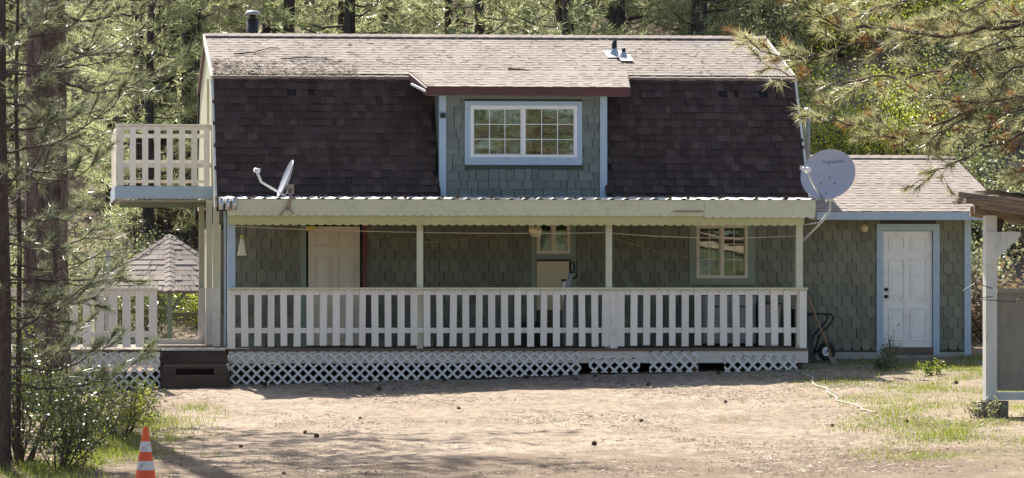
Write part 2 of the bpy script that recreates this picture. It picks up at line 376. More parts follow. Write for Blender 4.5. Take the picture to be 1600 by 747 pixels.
# ------------------------------------------------------------------ shingled walls and roofs
def wall_cells(mb, x0, x1, z0, z1, y0, y1, holes):
    X_ = sorted({x0, x1, *[h[0] for h in holes], *[h[1] for h in holes]}); Z_ = sorted({z0, z1, *[h[2] for h in holes], *[h[3] for h in holes]})
    for i in range(len(X_) - 1):
        for j in range(len(Z_) - 1):
            cxm, czm = (X_[i] + X_[i + 1]) / 2, (Z_[j] + Z_[j + 1]) / 2
            if any(h[0] < cxm < h[1] and h[2] < czm < h[3] for h in holes): continue
            mb.box(X_[i], X_[i + 1], y0, y1, Z_[j], Z_[j + 1])
def hex_shingle(w=.168, h=.245):
    """scale shingle: flat head, rounded half-hexagon foot, thicker at the foot; origin at foot centre, back on y=0"""
    pts = [(-w / 2, h), (-w / 2, .072), (-w * .42, .036), (-w * .25, .006), (0, 0), (w * .25, .006), (w * .42, .036), (w / 2, .072), (w / 2, h)]
    mb = MB(); n = len(pts)
    vs = [(x, -.026 + .020 * z / h, z) for x, z in pts] + [(x, -.012 + .012 * z / h, z) for x, z in pts]
    mb.add(vs, [tuple(range(n)), tuple(range(2 * n - 1, n - 1, -1))] + [(i, i + n, (i + 1) % n + n, (i + 1) % n) for i in range(n)])
    return mb
def put_hex(parent, x0, x1, z0, z1, yface, holes, mat, first, limit):
    """hexagonal scale shingles: those ranked first by key are objects, the rest one joined part"""
    me = hex_shingle().mesh('wall_shingle'); me.materials.append(mat)
    pitch, row = .177, .196; spots = []
    j = 0; z = z0
    while z < z1 - .04:
        off = (j % 2) * pitch / 2
        x = x0 + pitch * .5 - off
        while x < x1 + pitch * .3:
            lo, hi = max(x - .0885, x0), min(x + .0885, x1)
            for a, b, c, d in holes:
                if c - .16 < z < d - .02:
                    if lo >= a and hi <= b: lo = hi
                    elif lo < a < hi: hi = a
                    elif lo < b < hi: lo = b
            if hi - lo > .025: spots.append(((lo + hi) / 2 + rnd.uniform(-.003, .003), z + rnd.uniform(-.004, .004), (hi - lo) / .177))
            x += pitch
        z += row; j += 1
    spots.sort(key=first); proto = hex_shingle(); rest = MB()
    for i, (x, z, sc) in enumerate(spots):
        if i < limit:
            piece('wall_shingle', me, mat, parent, (x, yface - .002 + rnd.uniform(-.003, 0), z), (0, rnd.uniform(-.012, .012), 0), (sc, 1, 1))
        else:
            rest.add([(a * sc + x, b + yface - .002, c + z) for a, b, c in proto.v], proto.f)
    if rest.v:
        o = rest.build('wall_shingles', mat, parent); o['kind'] = 'stuff'
def roof_tabs(p0, p1, xa, xb, expo, wmin, wmax, thick, seed, skip=None, gapp=0.0, raise_p=.5):
    """tabs on a slope running from p0 (y,z low) to p1 (y,z high); returns list of (x, w, t0, course len, th)"""
    r = random.Random(seed); L = math.hypot(p1[0] - p0[0], p1[1] - p0[1]); nrow = int(round(L / expo)); out = []
    for j in range(nrow):
        t = j * L / nrow; x = xa(t / L) - r.uniform(0, wmax * .6)
        while x < xb(t / L):
            w = r.uniform(wmin, wmax); a, b = max(x, xa(t / L)), min(x + w - .003, xb(t / L))
            if b - a > .03 and not (skip and skip((a + b) / 2, t / L)):
                th = thick[0] if r.random() > raise_p else thick[1]
                if r.random() >= gapp: out.append((a, b, t, th * r.uniform(.85, 1.2), r.uniform(-.004, .004)))
            x += w
    return out, L, nrow
def tab_geo(mb, p0, p1, L, a, b, t, th, jit, clen, under=.001):
    uy, uz = (p1[0] - p0[0]) / L, (p1[1] - p0[1]) / L; ny_, nz_ = -uz, uy      # outward normal
    P = lambda s, h: (p0[0] + uy * s + ny_ * h, p0[1] + uz * s + nz_ * h)
    q0, q1, q2, q3 = P(t + jit, under), P(t + jit, th), P(t + clen, .004), P(t + clen, .001)
    mb.add([(a, *q0), (a, *q1), (a, *q2), (a, *q3), (b, *q0), (b, *q1), (b, *q2), (b, *q3)],
           [(0, 1, 2, 3), (7, 6, 5, 4), (0, 4, 5, 1), (1, 5, 6, 2), (2, 6, 7, 3), (3, 7, 4, 0)])

def course_roof(mb, p0, p1, xa, xb, expo, seed):
    """light shingles: thin full courses with raised tabs whose butts make the dashes"""
    r = random.Random(seed); L = math.hypot(p1[0] - p0[0], p1[1] - p0[1]); nrow = int(round(L / expo)); cl_ = L / nrow
    for j in range(nrow):
        t = j * cl_; a, b = xa(t / L), xb(t / L); x = a
        while x < b - .01:
            w = r.uniform(.7, 1.0); q = min(x + w, b); tab_geo(mb, p0, p1, L, x, q - .002, t, .004, r.uniform(-.003, .003), cl_ + .03); x = q
        x = a + r.uniform(0, .12)
        while x < b - .12:
            w = r.uniform(.10, .20); tab_geo(mb, p0, p1, L, x, x + w, t, r.uniform(.008, .013), r.uniform(-.005, .002), cl_ * .9); x += w + r.uniform(.06, .18)
# ------------------------------------------------------------------ the house
house = thing('house', (0, 3.5, .5), 'two storey gambrel house with dark shingled lower roof and green scale siding', 'house')
EY, EZ = -.25, 3.06           # foot of the steep roof
BY, BZ = 1.0, 5.50            # break
RY, RZ = 3.5, 6.40            # ridge
XL, XR = -5.33, 5.37
# walls: front with openings
door1 = (-3.70, -2.70, .60, 2.78); win2 = (.44, 1.04, 2.26, 2.92); pan2 = (.40, 1.06, .62, 2.14); win3 = (3.33, 4.26, 1.82, 2.78)
mb = MB(); wall_cells(mb, -5.12, 5.27, .45, 3.18, 0, .16, [door1, win2, win3])
mb.box(-5.12, -4.97, .16, 6.85, .45, 3.1); mb.box(5.12, 5.27, .16, 6.85, .45, 3.1); mb.box(-5.12, 5.27, 6.85, 7, .45, 3.1)
wall = mb.build('wall', WALL_BASE, house)
put_hex(wall, -5.12, 5.27, .56, 2.98, 0, [(-3.74, -2.65, .5, 2.82), (.40, 1.08, .4, 3.0), (3.27, 4.32, 1.78, 2.82)], GREEN_WALL, lambda s: abs(s[1] - 2.25), 300)
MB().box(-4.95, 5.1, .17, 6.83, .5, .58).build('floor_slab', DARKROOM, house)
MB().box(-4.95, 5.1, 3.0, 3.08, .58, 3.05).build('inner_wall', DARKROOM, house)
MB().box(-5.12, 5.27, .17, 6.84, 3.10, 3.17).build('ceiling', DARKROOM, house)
# gable walls
for x0, x1, nm in ((-5.275, -5.15, 'l'), (5.14, 5.27, 'r')):
    poly = [(-.02, 3.18), (7.02, 3.18), (5.98, 5.38), (3.5, 6.27), (1.02, 5.38)]
    gw = MB().prism_x(poly, x0, x1).build('gable_wall', PALEGREEN, house)
    if nm == 'l':
        MB().box(-5.31, -5.278, 2.9, 3.0, 3.5, 5.55).build('batten', PALEGREEN, gw)
        MB().box(-5.31, -5.278, 1.5, 1.6, 3.5, 5.40).build('batten', PALEGREEN, gw)
# left side wall lower: corner board, window strips
lw = MB().box(-5.16, -5.125, -.02, .16, .6, 3.05).build('corner_board', BLUE, house)
for y0, y1, z0, z1, mt, nm in ((.9, 1.9, 1.2, 2.7, CREAMVINYL, 'side_window'), (3.1, 4.3, .7, 2.75, CREAMDOOR, 'side_door'), (5.2, 6.4, 1.2, 2.7, CREAMVINYL, 'side_window')):
    w_ = MB().box(-5.165, -5.123, y0, y1, z0, z1).build(nm, mt, house)
    MB().box(-5.19, -5.167, y0 - .09, y0 - .0, z0 - .09, z1 + .09).box(-5.19, -5.167, y1, y1 + .09, z0 - .09, z1 + .09).box(-5.19, -5.167, y0, y1, z1, z1 + .09).build('trim', PALEGREEN, w_)
# roof slabs
roof = MB()
th = .11
def slope_slab(mb, a, b, x0, x1, th):
    L = math.hypot(b[0] - a[0], b[1] - a[1]); ny_, nz_ = -(b[1] - a[1]) / L, (b[0] - a[0]) / L
    if nz_ < 0: ny_, nz_ = -ny_, -nz_
    mb.hexa([(x0, a[0] - ny_ * th, a[1] - nz_ * th), (x1, a[0] - ny_ * th, a[1] - nz_ * th), (x1, b[0] - ny_ * th, b[1] - nz_ * th), (x0, b[0] - ny_ * th, b[1] - nz_ * th),
             (x0, *a), (x1, *a), (x1, *b), (x0, *b)])
slope_slab(roof, (EY, EZ), (BY + .01, BZ), XL + .02, -1.30, th); slope_slab(roof, (EY, EZ), (BY + .01, BZ), 1.695, XR - .02, th)
slope_slab(roof, (7 - EY, EZ), (7 - BY - .01, BZ), XL + .02, XR - .02, th)
steep = roof.build('lower_roof', TARPAPER, house)
up = MB()
slope_slab(up, (BY - .07, BZ - .025), (RY, RZ), XL, XR, .07); slope_slab(up, (7 - BY + .07, BZ - .025), (RY, RZ - .001), XL, XR, .07)
upper = up.build('upper_roof', LIGHTUN, house)
# steep shingles: the dormer's span is left open; four tabs are missing on the right
dorm = lambda x: -1.36 < x < 1.74
holes_sp = [(3.94, 4.04), (4.22, 4.30), (4.46, 4.55), (4.72, 4.80), (-3.95, -3.86), (-3.6, -3.52)]
def skip_st(x, t):
    if dorm(x): return True
    return (any(a < x < b for a, b in holes_sp) and .80 < t < .86)
tabs, L, nrow = roof_tabs((EY, EZ), (BY, BZ), lambda t: XL, lambda t: XR, .156, .085, .19, (.015, .034), 5, skip_st)
tabs.sort(key=lambda q: q[0]); cl = L / nrow + .03
left_t = [q for q in tabs if q[0] < -1.2]; right_t = [q for q in tabs if q[0] >= -1.2]
# the 300 objects: whole left field first, the rest of the tabs joined
unit = MB(); tab_geo(unit, (0, 0), (1, 0), 1.0, -.5, .5, 0, 1.0, 0, cl)
me_tab = {}
rest = MB(); ang = math.atan2(BZ - EZ, BY - EY); cnt = 0
nn = Vector((0, -math.sin(ang), math.cos(ang)))
for q in left_t + right_t:
    a, b, t, h_, jit = q
    if cnt < 300 and q in left_t or (cnt < 300):
        key = round(h_ / .003)
        if key not in me_tab:
            m_ = MB(); tab_geo(m_, (0, 0), (1, 0), 1.0, -.5, .5, 0, key * .003, 0, cl, key * .003 - .006); me_tab[key] = m_.mesh('roof_shingle'); me_tab[key].materials.append(DARKSH)
        piece('roof_shingle', me_tab[key], DARKSH, steep, (( a + b) / 2, EY + math.cos(ang) * (t + jit), EZ + math.sin(ang) * (t + jit)), (ang, 0, 0), (b - a, 1, 1)); cnt += 1
    else: tab_geo(rest, (EY, EZ), (BY, BZ), L, a, b, t, h_, jit, cl, h_ - .006)
o = rest.build('roof_shingles', DARKSH, steep); o['kind'] = 'stuff'
# edge boards of the steep roof
for x0, x1 in ((XL - .012, XL + .03), (XR - .03, XR + .012)):
    m_ = MB(); slope_slab(m_, (EY - .012, EZ + .02), (BY - .012, BZ + .02), x0, x1, .15); m_.build('rake_board', OLDWHITE, house)
for x0, x1 in ((XL - .02, XL + .012), (XR - .012, XR + .02)):
    m_ = MB(); slope_slab(m_, (BY - .09, BZ - .012), (RY, RZ + .02), x0, x1, .13); m_.build('rake_board', PALEGREEN, house)
# upper shingles
mb = MB(); course_roof(mb, (BY - .08, BZ - .028), (RY, RZ), lambda t: XL, lambda t: XR, .158, 9)
o = mb.build('roof_shingles', LIGHTSH, upper); o['kind'] = 'stuff'
x = XL; i = 0
cap = MB(); cap.prism_x([(-.15, -.058), (0, .0), (.15, -.058), (.15, -.036), (0, .026), (-.15, -.036)], 0, .25); cme = cap.mesh('ridge_cap'); cme.materials.append(LIGHTSH)
while x < XR - .1:
    piece('ridge_cap', cme, LIGHTSH, upper, (x, RY, RZ + .018), (0, R(-2.2), 0), (min(1, (XR - x) / .25), 1, 1)); x += .205
# dormer
DW0, DW1 = -1.316, 1.709
dwin = (-.752, 1.165, 3.984, 4.905)
mb = MB(); wall_cells(mb, DW0 + .01, DW1 - .01, 3.1, 5.20, 0, .12, [dwin])
dw = mb.build('dormer_wall', WALL_BASE, house)
sme = MB().add([(-.5, -.024, 0), (.5, -.024, 0), (.5, -.004, .19), (-.5, -.004, .19), (-.5, -.01, 0), (.5, -.01, 0), (.5, 0, .19), (-.5, 0, .19)],
               [(0, 1, 2, 3), (7, 6, 5, 4), (0, 4, 5, 1), (1, 5, 6, 2), (2, 6, 7, 3), (3, 7, 4, 0)]).mesh('dormer_shingle'); sme.materials.append(DORMER)
z = 3.12
while z < 5.08:
    x = DW0 + .12
    while x < DW1 - .13:
        w = rnd.choice([.12, .15, .19, .23, .27]); b = min(x + w, DW1 - .125)
        if b - x > .04:
            parts_ = [(x, b)]
            if z + .17 > 3.86 and z < 4.95:
                parts_ = [(max(x, p), min(b, q)) for p, q in ((DW0, -.85), (1.25, DW1)) if min(b, q) - max(x, p) > .03]
            for p, q in parts_:
                piece('dormer_shingle', sme, DORMER, dw, ((p + q) / 2, -.002, z + rnd.choice([0, 0, .012, .022, -.010])), (0, 0, 0), (q - p - .012, 1, min(1.0, (5.17 - z) / .19)))
        x += w
    z += .148
# dormer cheeks
for x0, x1 in ((DW0 + .012, DW0 + .09), (DW1 - .09, DW1 - .012)):
    MB().prism_x([(.121, 3.3), (.121, 5.22), (1.25, 5.46), (1.0, 5.3)], x0, x1).build('dormer_cheek', DORMER, house)
for x0, x1 in ((DW0, DW0 + .122), (DW1 - .128, DW1)):
    MB().box(x0, x1, -.045, .06, 3.12, 5.12).build('corner_trim', BLUE, house)
MB().box(DW0 + .124, DW1 - .13, -.03, -.004, 5.03, 5.13).build('frieze_board', DORMER, house)
MB().box(-1.30, -1.21, -.085, -.047, 4.68, 4.77).build('wall_camera', BLACKPL, house)
# dormer roof: trapezoid
de_y, de_z, dt_y, dt_z = -.30, 5.225, 1.02, 5.575
xa_d = lambda t: -1.57 + (-1.74 + 1.57) * t
xb_d = lambda t: 2.08 + (2.27 - 2.08) * t
m_ = MB(); m_.hexa([(xa_d(0), de_y, de_z - .06), (xb_d(0), de_y, de_z - .06), (xb_d(1), dt_y, dt_z - .06), (xa_d(1), dt_y, dt_z - .06), (xa_d(0), de_y, de_z), (xb_d(0), de_y, de_z), (xb_d(1), dt_y, dt_z), (xa_d(1), dt_y, dt_z)])
droof = m_.build('dormer_roof', LIGHTUN, house)
mb = MB(); course_roof(mb, (de_y - .03, de_z + .0), (dt_y, dt_z + .01), xa_d, xb_d, .158, 21)
o = mb.build('roof_shingles', LIGHTSH, droof); o['kind'] = 'stuff'
MB().box(xa_d(0) + .01, xb_d(0) - .01, de_y - .022, de_y + .012, de_z - .15, de_z - .012).build('fascia', MAROON, house)
m_ = MB().hexa([(xa_d(0) - .02, de_y, de_z - .16), (xa_d(0) + .01, de_y, de_z - .16), (xa_d(1) + .01, dt_y - .15, dt_z - .16), (xa_d(1) - .02, dt_y - .15, dt_z - .16),
                (xa_d(0) - .02, de_y, de_z - .02), (xa_d(0) + .01, de_y, de_z - .02), (xa_d(1) + .01, dt_y - .15, dt_z - .04), (xa_d(1) - .02, dt_y - .15, dt_z - .04)])
m_.build('rake_board', MAROON, house)
m_ = MB().hexa([(xa_d(0) - .045, de_y, de_z - .10), (xa_d(0) - .022, de_y, de_z - .10), (xa_d(1) - .022, .35, de_z + .06), (xa_d(1) - .045, .35, de_z + .06),
                (xa_d(0) - .045, de_y, de_z - .06), (xa_d(0) - .022, de_y, de_z - .06), (xa_d(1) - .022, .35, de_z + .10), (xa_d(1) - .045, .35, de_z + .10)])
m_.build('drip_edge', VINYL, house)
MB().box(xa_d(0) + .02, xb_d(0) - .02, de_y + .02, .0, de_z - .15, de_z - .135).build('soffit', DORMER, house)

def window(parent, x0, x1, z0, z1, yf, mat_frame, trim=None, trim_mat=None, grid=(3, 3), stile=None, mun=.013, fr=.045, curtains=(), name='window'):
    """a sliding window: frame, two sashes of panes and muntins; yf is the wall face"""
    win = MB().box(x0, x0 + fr, yf - .04, yf + .06, z0, z1).box(x1 - fr, x1, yf - .04, yf + .06, z0, z1).box(x0 + fr, x1 - fr, yf - .04, yf + .06, z0, z0 + fr * .8).box(x0 + fr, x1 - fr, yf - .04, yf + .06, z1 - fr, z1).build(name, mat_frame, parent)
    xm = stile if stile else (x0 + x1) / 2
    MB().box(xm - .028, xm + .028, yf - .03, yf + .05, z0 + fr * .8, z1 - fr).build('stile', mat_frame, win)
    for (a, b, yo) in ((x0 + fr, xm - .028, .012), (xm + .028, x1 - fr, -.006)):
        za, zb = z0 + fr * .8, z1 - fr
        sf = .022 if yo > 0 else .014
        MB().box(a, a + sf, yf + yo - .012, yf + yo + .02, za, zb).box(b - sf, b, yf + yo - .012, yf + yo + .02, za, zb).box(a + sf, b - sf, yf + yo - .012, yf + yo + .02, za, za + sf).box(a + sf, b - sf, yf + yo - .012, yf + yo + .02, zb - sf, zb).build('sash', mat_frame, win)
        a += sf; b -= sf; za += sf; zb -= sf
        nx_, nz_ = grid
        for i in range(nx_):
            for j in range(nz_):
                p, q = a + (b - a) * i / nx_, a + (b - a) * (i + 1) / nx_; r_, s_ = za + (zb - za) * j / nz_, za + (zb - za) * (j + 1) / nz_
                MB().box(p + .001, q - .001, yf + yo + .004, yf + yo + .008, r_ + .001, s_ - .001).build('pane', GLASS, win)
        for i in range(1, nx_):
            p = a + (b - a) * i / nx_; MB().box(p - mun / 2, p + mun / 2, yf + yo - .006, yf + yo + .0035, za, zb).build('muntin', mat_frame, win)
        for j in range(1, nz_):
            r_ = za + (zb - za) * j / nz_; MB().box(a, b, yf + yo - .0055, yf + yo + .003, r_ - mun / 2, r_ + mun / 2).build('muntin', mat_frame, win)
    for a, b, m_c, yy in curtains:
        n_ = 24; vs = []
        for k in range(n_ + 1):
            xx = a + (b - a) * k / n_; yv = yf + yy + .018 * math.sin(k * 1.9)
            vs += [(xx, yv, z0 + .02), (xx, yv, z1 - .01), (xx, yv + .004, z0 + .02), (xx, yv + .004, z1 - .01)]
        fs = []
        for k in range(n_): b_ = k * 4; fs += [(b_, b_ + 4, b_ + 5, b_ + 1), (b_ + 2, b_ + 3, b_ + 7, b_ + 6)]
        MB().add(vs, fs).build('curtain', m_c, win)
    if trim:
        t = trim; tm = MB()
        tm.box(x0 - t[0], x0, yf - .036, yf - .001, z0 - t[2], z1 + t[3]); tm.box(x1, x1 + t[1], yf - .036, yf - .001, z0 - t[2], z1 + t[3])
        tm.box(x0, x1, yf - .034, yf - .001, z0 - t[2], z0); tm.box(x0, x1, yf - .034, yf - .001, z1, z1 + t[3])
        tm.build('trim', trim_mat, win)
    return win
window(house, *dwin, 0, VINYL, (.104, .092, .137, .08), BLUE, (3, 3), .20)
window(house, *win2, 0, CREAMVINYL, (.10, .10, .10, .02), GREENTRIM, (1, 1), .745, curtains=((.49, .73, BROWNCURT, .12), (.77, .99, CURTAIN, .14)))
window(house, *win3, 0, CREAMVINYL, (.13, .13, .12, .09), GREENTRIM, (2, 3), 3.795, curtains=((3.36, 3.5, BROWNCURT, .16), (3.60, 3.76, CURTAIN, .16)))
# panel under the small window, with its side trims
pn = MB().box(.44, 1.02, -.05, -.004, 1.25, 2.12).build('wall_panel', CREAMPANEL, house)
MB().box(.335, .435, -.04, -.003, .62, 2.16).box(1.04, 1.14, -.04, -.003, .62, 2.16).build('trim', GREENTRIM, pn)
MB().box(.44, 1.03, -.07, -.004, 2.13, 2.155).build('sill', DARKWOOD, pn)
MB().box(.46, .98, -.045, -.004, .66, 1.24).build('kick_board', DECKWOOD, pn)
# porch door
def panel_door(parent, x0, x1, z0, z1, y, mat, rows, knob_x, knob_z, name='door'):
    d = MB().box(x0, x1, y, y + .045, z0, z1).build(name, mat, parent)
    w = x1 - x0; H = z1 - z0; xs_ = [(x0 + .12 * w, x0 + .44 * w), (x0 + .56 * w, x0 + .88 * w)]
    for a, b in xs_:
        for r0, r1 in rows:
            za, zb = z0 + H * r0, z0 + H * r1
            MB().box(a, a + .014, y - .02, y - .001, za, zb).box(b - .014, b, y - .02, y - .001, za, zb).box(a + .014, b - .014, y - .02, y - .001, za, za + .014).box(a + .014, b - .014, y - .02, y - .001, zb - .014, zb).build('moulding', mat, d)
            MB().hexa([(a + .035, y - .001, za + .035), (b - .035, y - .001, za + .035), (b - .06, y - .010, za + .06), (a + .06, y - .010, za + .06),
                       (a + .035, y - .001, zb - .035), (b - .035, y - .001, zb - .035), (b - .06, y - .010, zb - .06), (a + .06, y - .010, zb - .06)]).build('raised_panel', mat, d)
    for kz in knob_z:
        MB().lathe([(.0, .07), (.022, .068), (.03, .05), (.026, .036), (.012, .028), (.012, .01), (.032, .008), (.034, 0)], (knob_x, y - .001, kz), 14, (0, -1, 0)).build('knob', BLACKMETAL if len(knob_z) == 2 else TAN, d, True)
    return d
SIX = ((.06, .34), (.42, .76), (.83, .95))
d1 = panel_door(house, -3.66, -2.735, .62, 2.74, .01, CREAMDOOR, SIX, -2.80, (1.62,))
MB().box(-3.80, -3.70, -.04, -.002, .6, 2.86).box(-3.70, -2.70, -.04, -.002, 2.78, 2.86).build('trim', GREENTRIM, d1)
MB().box(-2.695, -2.62, -.07, -.002, .6, 2.86).build('door_jamb', REDBROWN, d1)
MB().box(-2.72, -2.69, -.09, -.071, 1.95, 2.15).build('hinge', BLACKMETAL, d1)
MB().box(-3.70, -3.54, -.055, -.042, 2.655, 2.745).build('notice_tag', YELLOWTAG, d1)
# stove pipe on the back slope, vents and flashing on the front slope
sp_ = thing('stove_pipe', (-4.36, 4.3, 6.05), 'black stove pipe with flat rain cap behind the roof ridge', 'chimney pipe')
MB().tube([(-4.36, 4.3, 6.0), (-4.36, 4.3, 6.78)], .115, 18).build('flue', BLACKMETAL, sp_, True)
MB().lathe([(.0, .17), (.10, .16), (.155, .10), (.155, .085), (0.0, .085)], (-4.36, 4.3, 6.78), 18).build('cap', PIPEGREY, sp_, True)
MB().tube([(-4.36, 4.3, 6.74), (-4.36, 4.3, 6.87)], .06, 10).build('cap_neck', BLACKMETAL, sp_, True)
ry = lambda y: BZ + (RZ - BZ) * (y - BY) / (RY - BY)
for px, py, h, r_, lab in ((2.262, 2.35, .27, .05, 'taller black vent pipe rising from the light shingle slope'), (2.40, 2.15, .19, .04, 'shorter black vent pipe beside the taller one on the light roof')):
    v = thing('vent_pipe', (px, py, ry(py)), lab, 'vent pipe', 'vent pipes on the front roof slope')
    MB().tube([(px, py, ry(py) - .05), (px, py, ry(py) + h)], r_, 14).build('pipe', BLACKMETAL, v, True)
    m_ = MB().hexa([(px - .17, py - .24, ry(py - .24) + .024), (px + .17, py - .24, ry(py - .24) + .024), (px + .17, py + .2, ry(py + .2) + .024), (px - .17, py + .2, ry(py + .2) + .024),
                    (px - .17, py - .24, ry(py - .24) + .034), (px + .17, py - .24, ry(py - .24) + .034), (px + .17, py + .2, ry(py + .2) + .034), (px - .17, py + .2, ry(py + .2) + .034)] if px < 2.3 else
                   [(px - .10, py - .30, ry(py - .30) + .038), (px + .13, py - .30, ry(py - .30) + .038), (px + .13, py + .1, ry(py + .1) + .038), (px - .10, py + .1, ry(py + .1) + .038),
                    (px - .10, py - .30, ry(py - .30) + .048), (px + .13, py - .30, ry(py - .30) + .048), (px + .13, py + .1, ry(py + .1) + .048), (px - .10, py + .1, ry(py + .1) + .048)])
    m_.build('flashing', GALV, v)
    MB().lathe([(r_ + .06, .0), (r_ + .012, .10), (r_ + .004, .12)], (px, py, ry(py)), 14).build('collar', GALV, v, True)
# ------------------------------------------------------------------ garage wing
gar = thing('garage', (6.8, 3, .45), 'low attached wing with light shingle roof, green scale siding and white door', 'garage')
gdo = (6.73, 7.65, .56, 2.68)
mb = MB(); wall_cells(mb, 5.275, 8.33, .40, 3.0, .003, .16, [gdo]); mb.box(8.18, 8.33, .16, 6, .4, 3.0); mb.box(5.275, 8.33, 6, 6.15, .4, 3.0)
mb.prism_x([(.05, 3.0), (6.1, 3.0), (3.0, 3.98)], 8.19, 8.32)
gw = mb.build('wall', WALL_BASE, gar)
put_hex(gw, 5.275, 8.24, .52, 2.86, .003, [(6.68, 7.70, .3, 2.75)], GREEN_WALL, lambda s: 0, 300)
MB().box(8.225, 8.345, -.04, .08, .42, 2.98).build('corner_board', BLUE, gar)
MB().box(5.29, 8.30, -.03, .0, .28, .49).build('foundation', CONCRETE, gar)
gd = panel_door(gar, 6.74, 7.645, .575, 2.672, .02, WHITEDOOR, SIX, 6.80, (1.49, 1.62))
MB().box(6.615, 6.735, -.045, .003, .44, 2.80).box(7.65, 7.765, -.045, .003, .44, 2.80).box(6.735, 7.65, -.043, .003, 2.68, 2.80).build('trim', BLUE, gd)
MB().box(6.735, 7.65, -.06, .05, .45, .57).build('threshold', DECKWOOD, gd)
lmp = MB().lathe([(.0, .10), (.05, .095), (.072, .05), (.06, .02), (.075, .012), (.08, 0)], (6.38, -.02, 2.72), 16, (0, -1, -.2)).build('porch_light', CREAMPANEL, gar, True)
GE, GR = (-.5, 3.02), (3.0, 4.12)
m_ = MB(); slope_slab(m_, GE, GR, 5.33, 8.88, .07); slope_slab(m_, (6.5, 3.02), (GR[0], GR[1] - .001), 5.33, 8.88, .07); gro = m_.build('roof', LIGHTUN, gar)
p0, p1 = (GE[0] - .03, GE[1] - .008), (GR[0], GR[1] + .002)
mb = MB(); course_roof(mb, p0, p1, lambda t: 5.36, lambda t: 8.88, .165, 33)
o = mb.build('roof_shingles', LIGHTSH, gro); o['kind'] = 'stuff'
x = 5.36
while x < 8.7: piece('ridge_cap', cme, LIGHTSH, gro, (x, GR[0], GR[1] + .018), (0, R(-2.2), 0), (1, 1, 1)); x += .205
MB().box(5.395, 8.92, -.545, -.515, 2.865, 3.005).build('fascia', BLUE, gar)
MB().box(5.30, 8.87, -.51, .0, 2.87, 2.885).build('soffit', PALEGREEN, gar)
vp = thing('flue_pipe', (5.95, 2.5, 3.9), 'grey metal flue pipe between dark roof edge and low wing', 'flue pipe')
MB().tube([(5.95, 2.5, 3.9), (5.95, 2.5, 4.93)], .05, 14).build('pipe', PIPEGREY, vp, True)
MB().lathe([(0, .13), (.06, .12), (.085, .07), (.085, .05), (0, .05)], (5.95, 2.5, 4.90), 14).build('cap', GALV, vp, True)

# ------------------------------------------------------------------ porch
porch = thing('porch', (0, -1.1, 0), 'long front porch with white picket railing, lattice skirt and scalloped roof edge', 'porch')
PX0, PX1, PY = -5.22, 4.85, -2.2
dk = MB().box(PX0 + .05, PX1 - .02, -2.05, -.01, .50, .555).build('deck', DARKWOOD, porch)
y = -2.235; nb = 0
bme = MB().box(-5.0, 5.0, 0, .135, .558, .598).mesh('deck_board'); bme.materials.append(DECKWOOD)
while y < -.17:
    piece('deck_board', bme, DECKWOOD, dk, ((PX0 + PX1) / 2, y, 0 + rnd.uniform(-.002, .002)), (0, 0, 0), ((PX1 - PX0) / 10, 1, 1)); y += .143
MB().box(PX0, PX1, -2.2, -2.16, .345, .553).build('rim_board', RIMWHITE, porch)
for x in (-5.1, -3.2, -1.2, .8, 2.9, 4.7):
    MB().box(x - .06, x + .06, -2.12, -2.0, gzf(x, -2) - .2, .50).build('pier', DARKWOOD, porch)
# lattice skirt
def lattice(parent, x0, x1, zt, zb0, zb1, y, name='lattice', pitch=.178, w=.040):
    region = [(x0, zb0), (x1, zb1), (x1, zt), (x0, zt)]
    root = MB().box(x0, x1, y - .019, y - .012, zt - .014, zt).build(name, LATWHITE, parent)
    H = zt - min(zb0, zb1) + .1; hw = w * .7071
    for s, yo in ((1, 0.0), (-1, -.010)):
        x = x0 - H - pitch
        while x < x1 + H + pitch:
            j = rnd.uniform(-.004, .004)
            zb = min(zb0, zb1) - .05
            p = [(x + j - hw, zb), (x + j + hw, zb), (x + j + hw + s * H * 1.2, zb + H * 1.2), (x + j - hw + s * H * 1.2, zb + H * 1.2)]
            q = clip_poly(p, region)
            if len(q) >= 3 and area(q) > 5e-4: MB().prism(q, y + yo - .009, y + yo).build('slat', LATWHITE, root)
            x += pitch
    return root
G = lambda x: gzf(x, -2.25)
XU = lambda u: -5.243 + (u - 355) * (10.087 / 907)      # along the porch front
lattice(porch, PX0 + .01, XU(905), .545, G(-5.2) - .01, G(XU(905)) + .02, -2.215)
lattice(porch, XU(917), XU(997), .43, G(XU(917)) + .05, G(XU(997)) + .03, -2.215)
lattice(porch, XU(1012), XU(1088), .545, G(XU(1012)) + .03, G(XU(1088)) + .01, -2.215)
lattice(porch, XU(1130), XU(1245), .47, G(XU(1130)) - .01, G(XU(1245)) - .01, -2.215)
# posts
for x, w in ((-5.165, .13), (-1.911, .105), (1.375, .105), (4.715, .12)):
    MB().box(x - w / 2, x + w / 2, -2.14, -2.04, .60, 3.0).build('post', BLUE if x < -5 else PALEGREEN, porch)
MB().box(-5.20, 4.80, -2.13, -2.05, 2.86, 3.02).build('beam', PALEGREEN, porch)
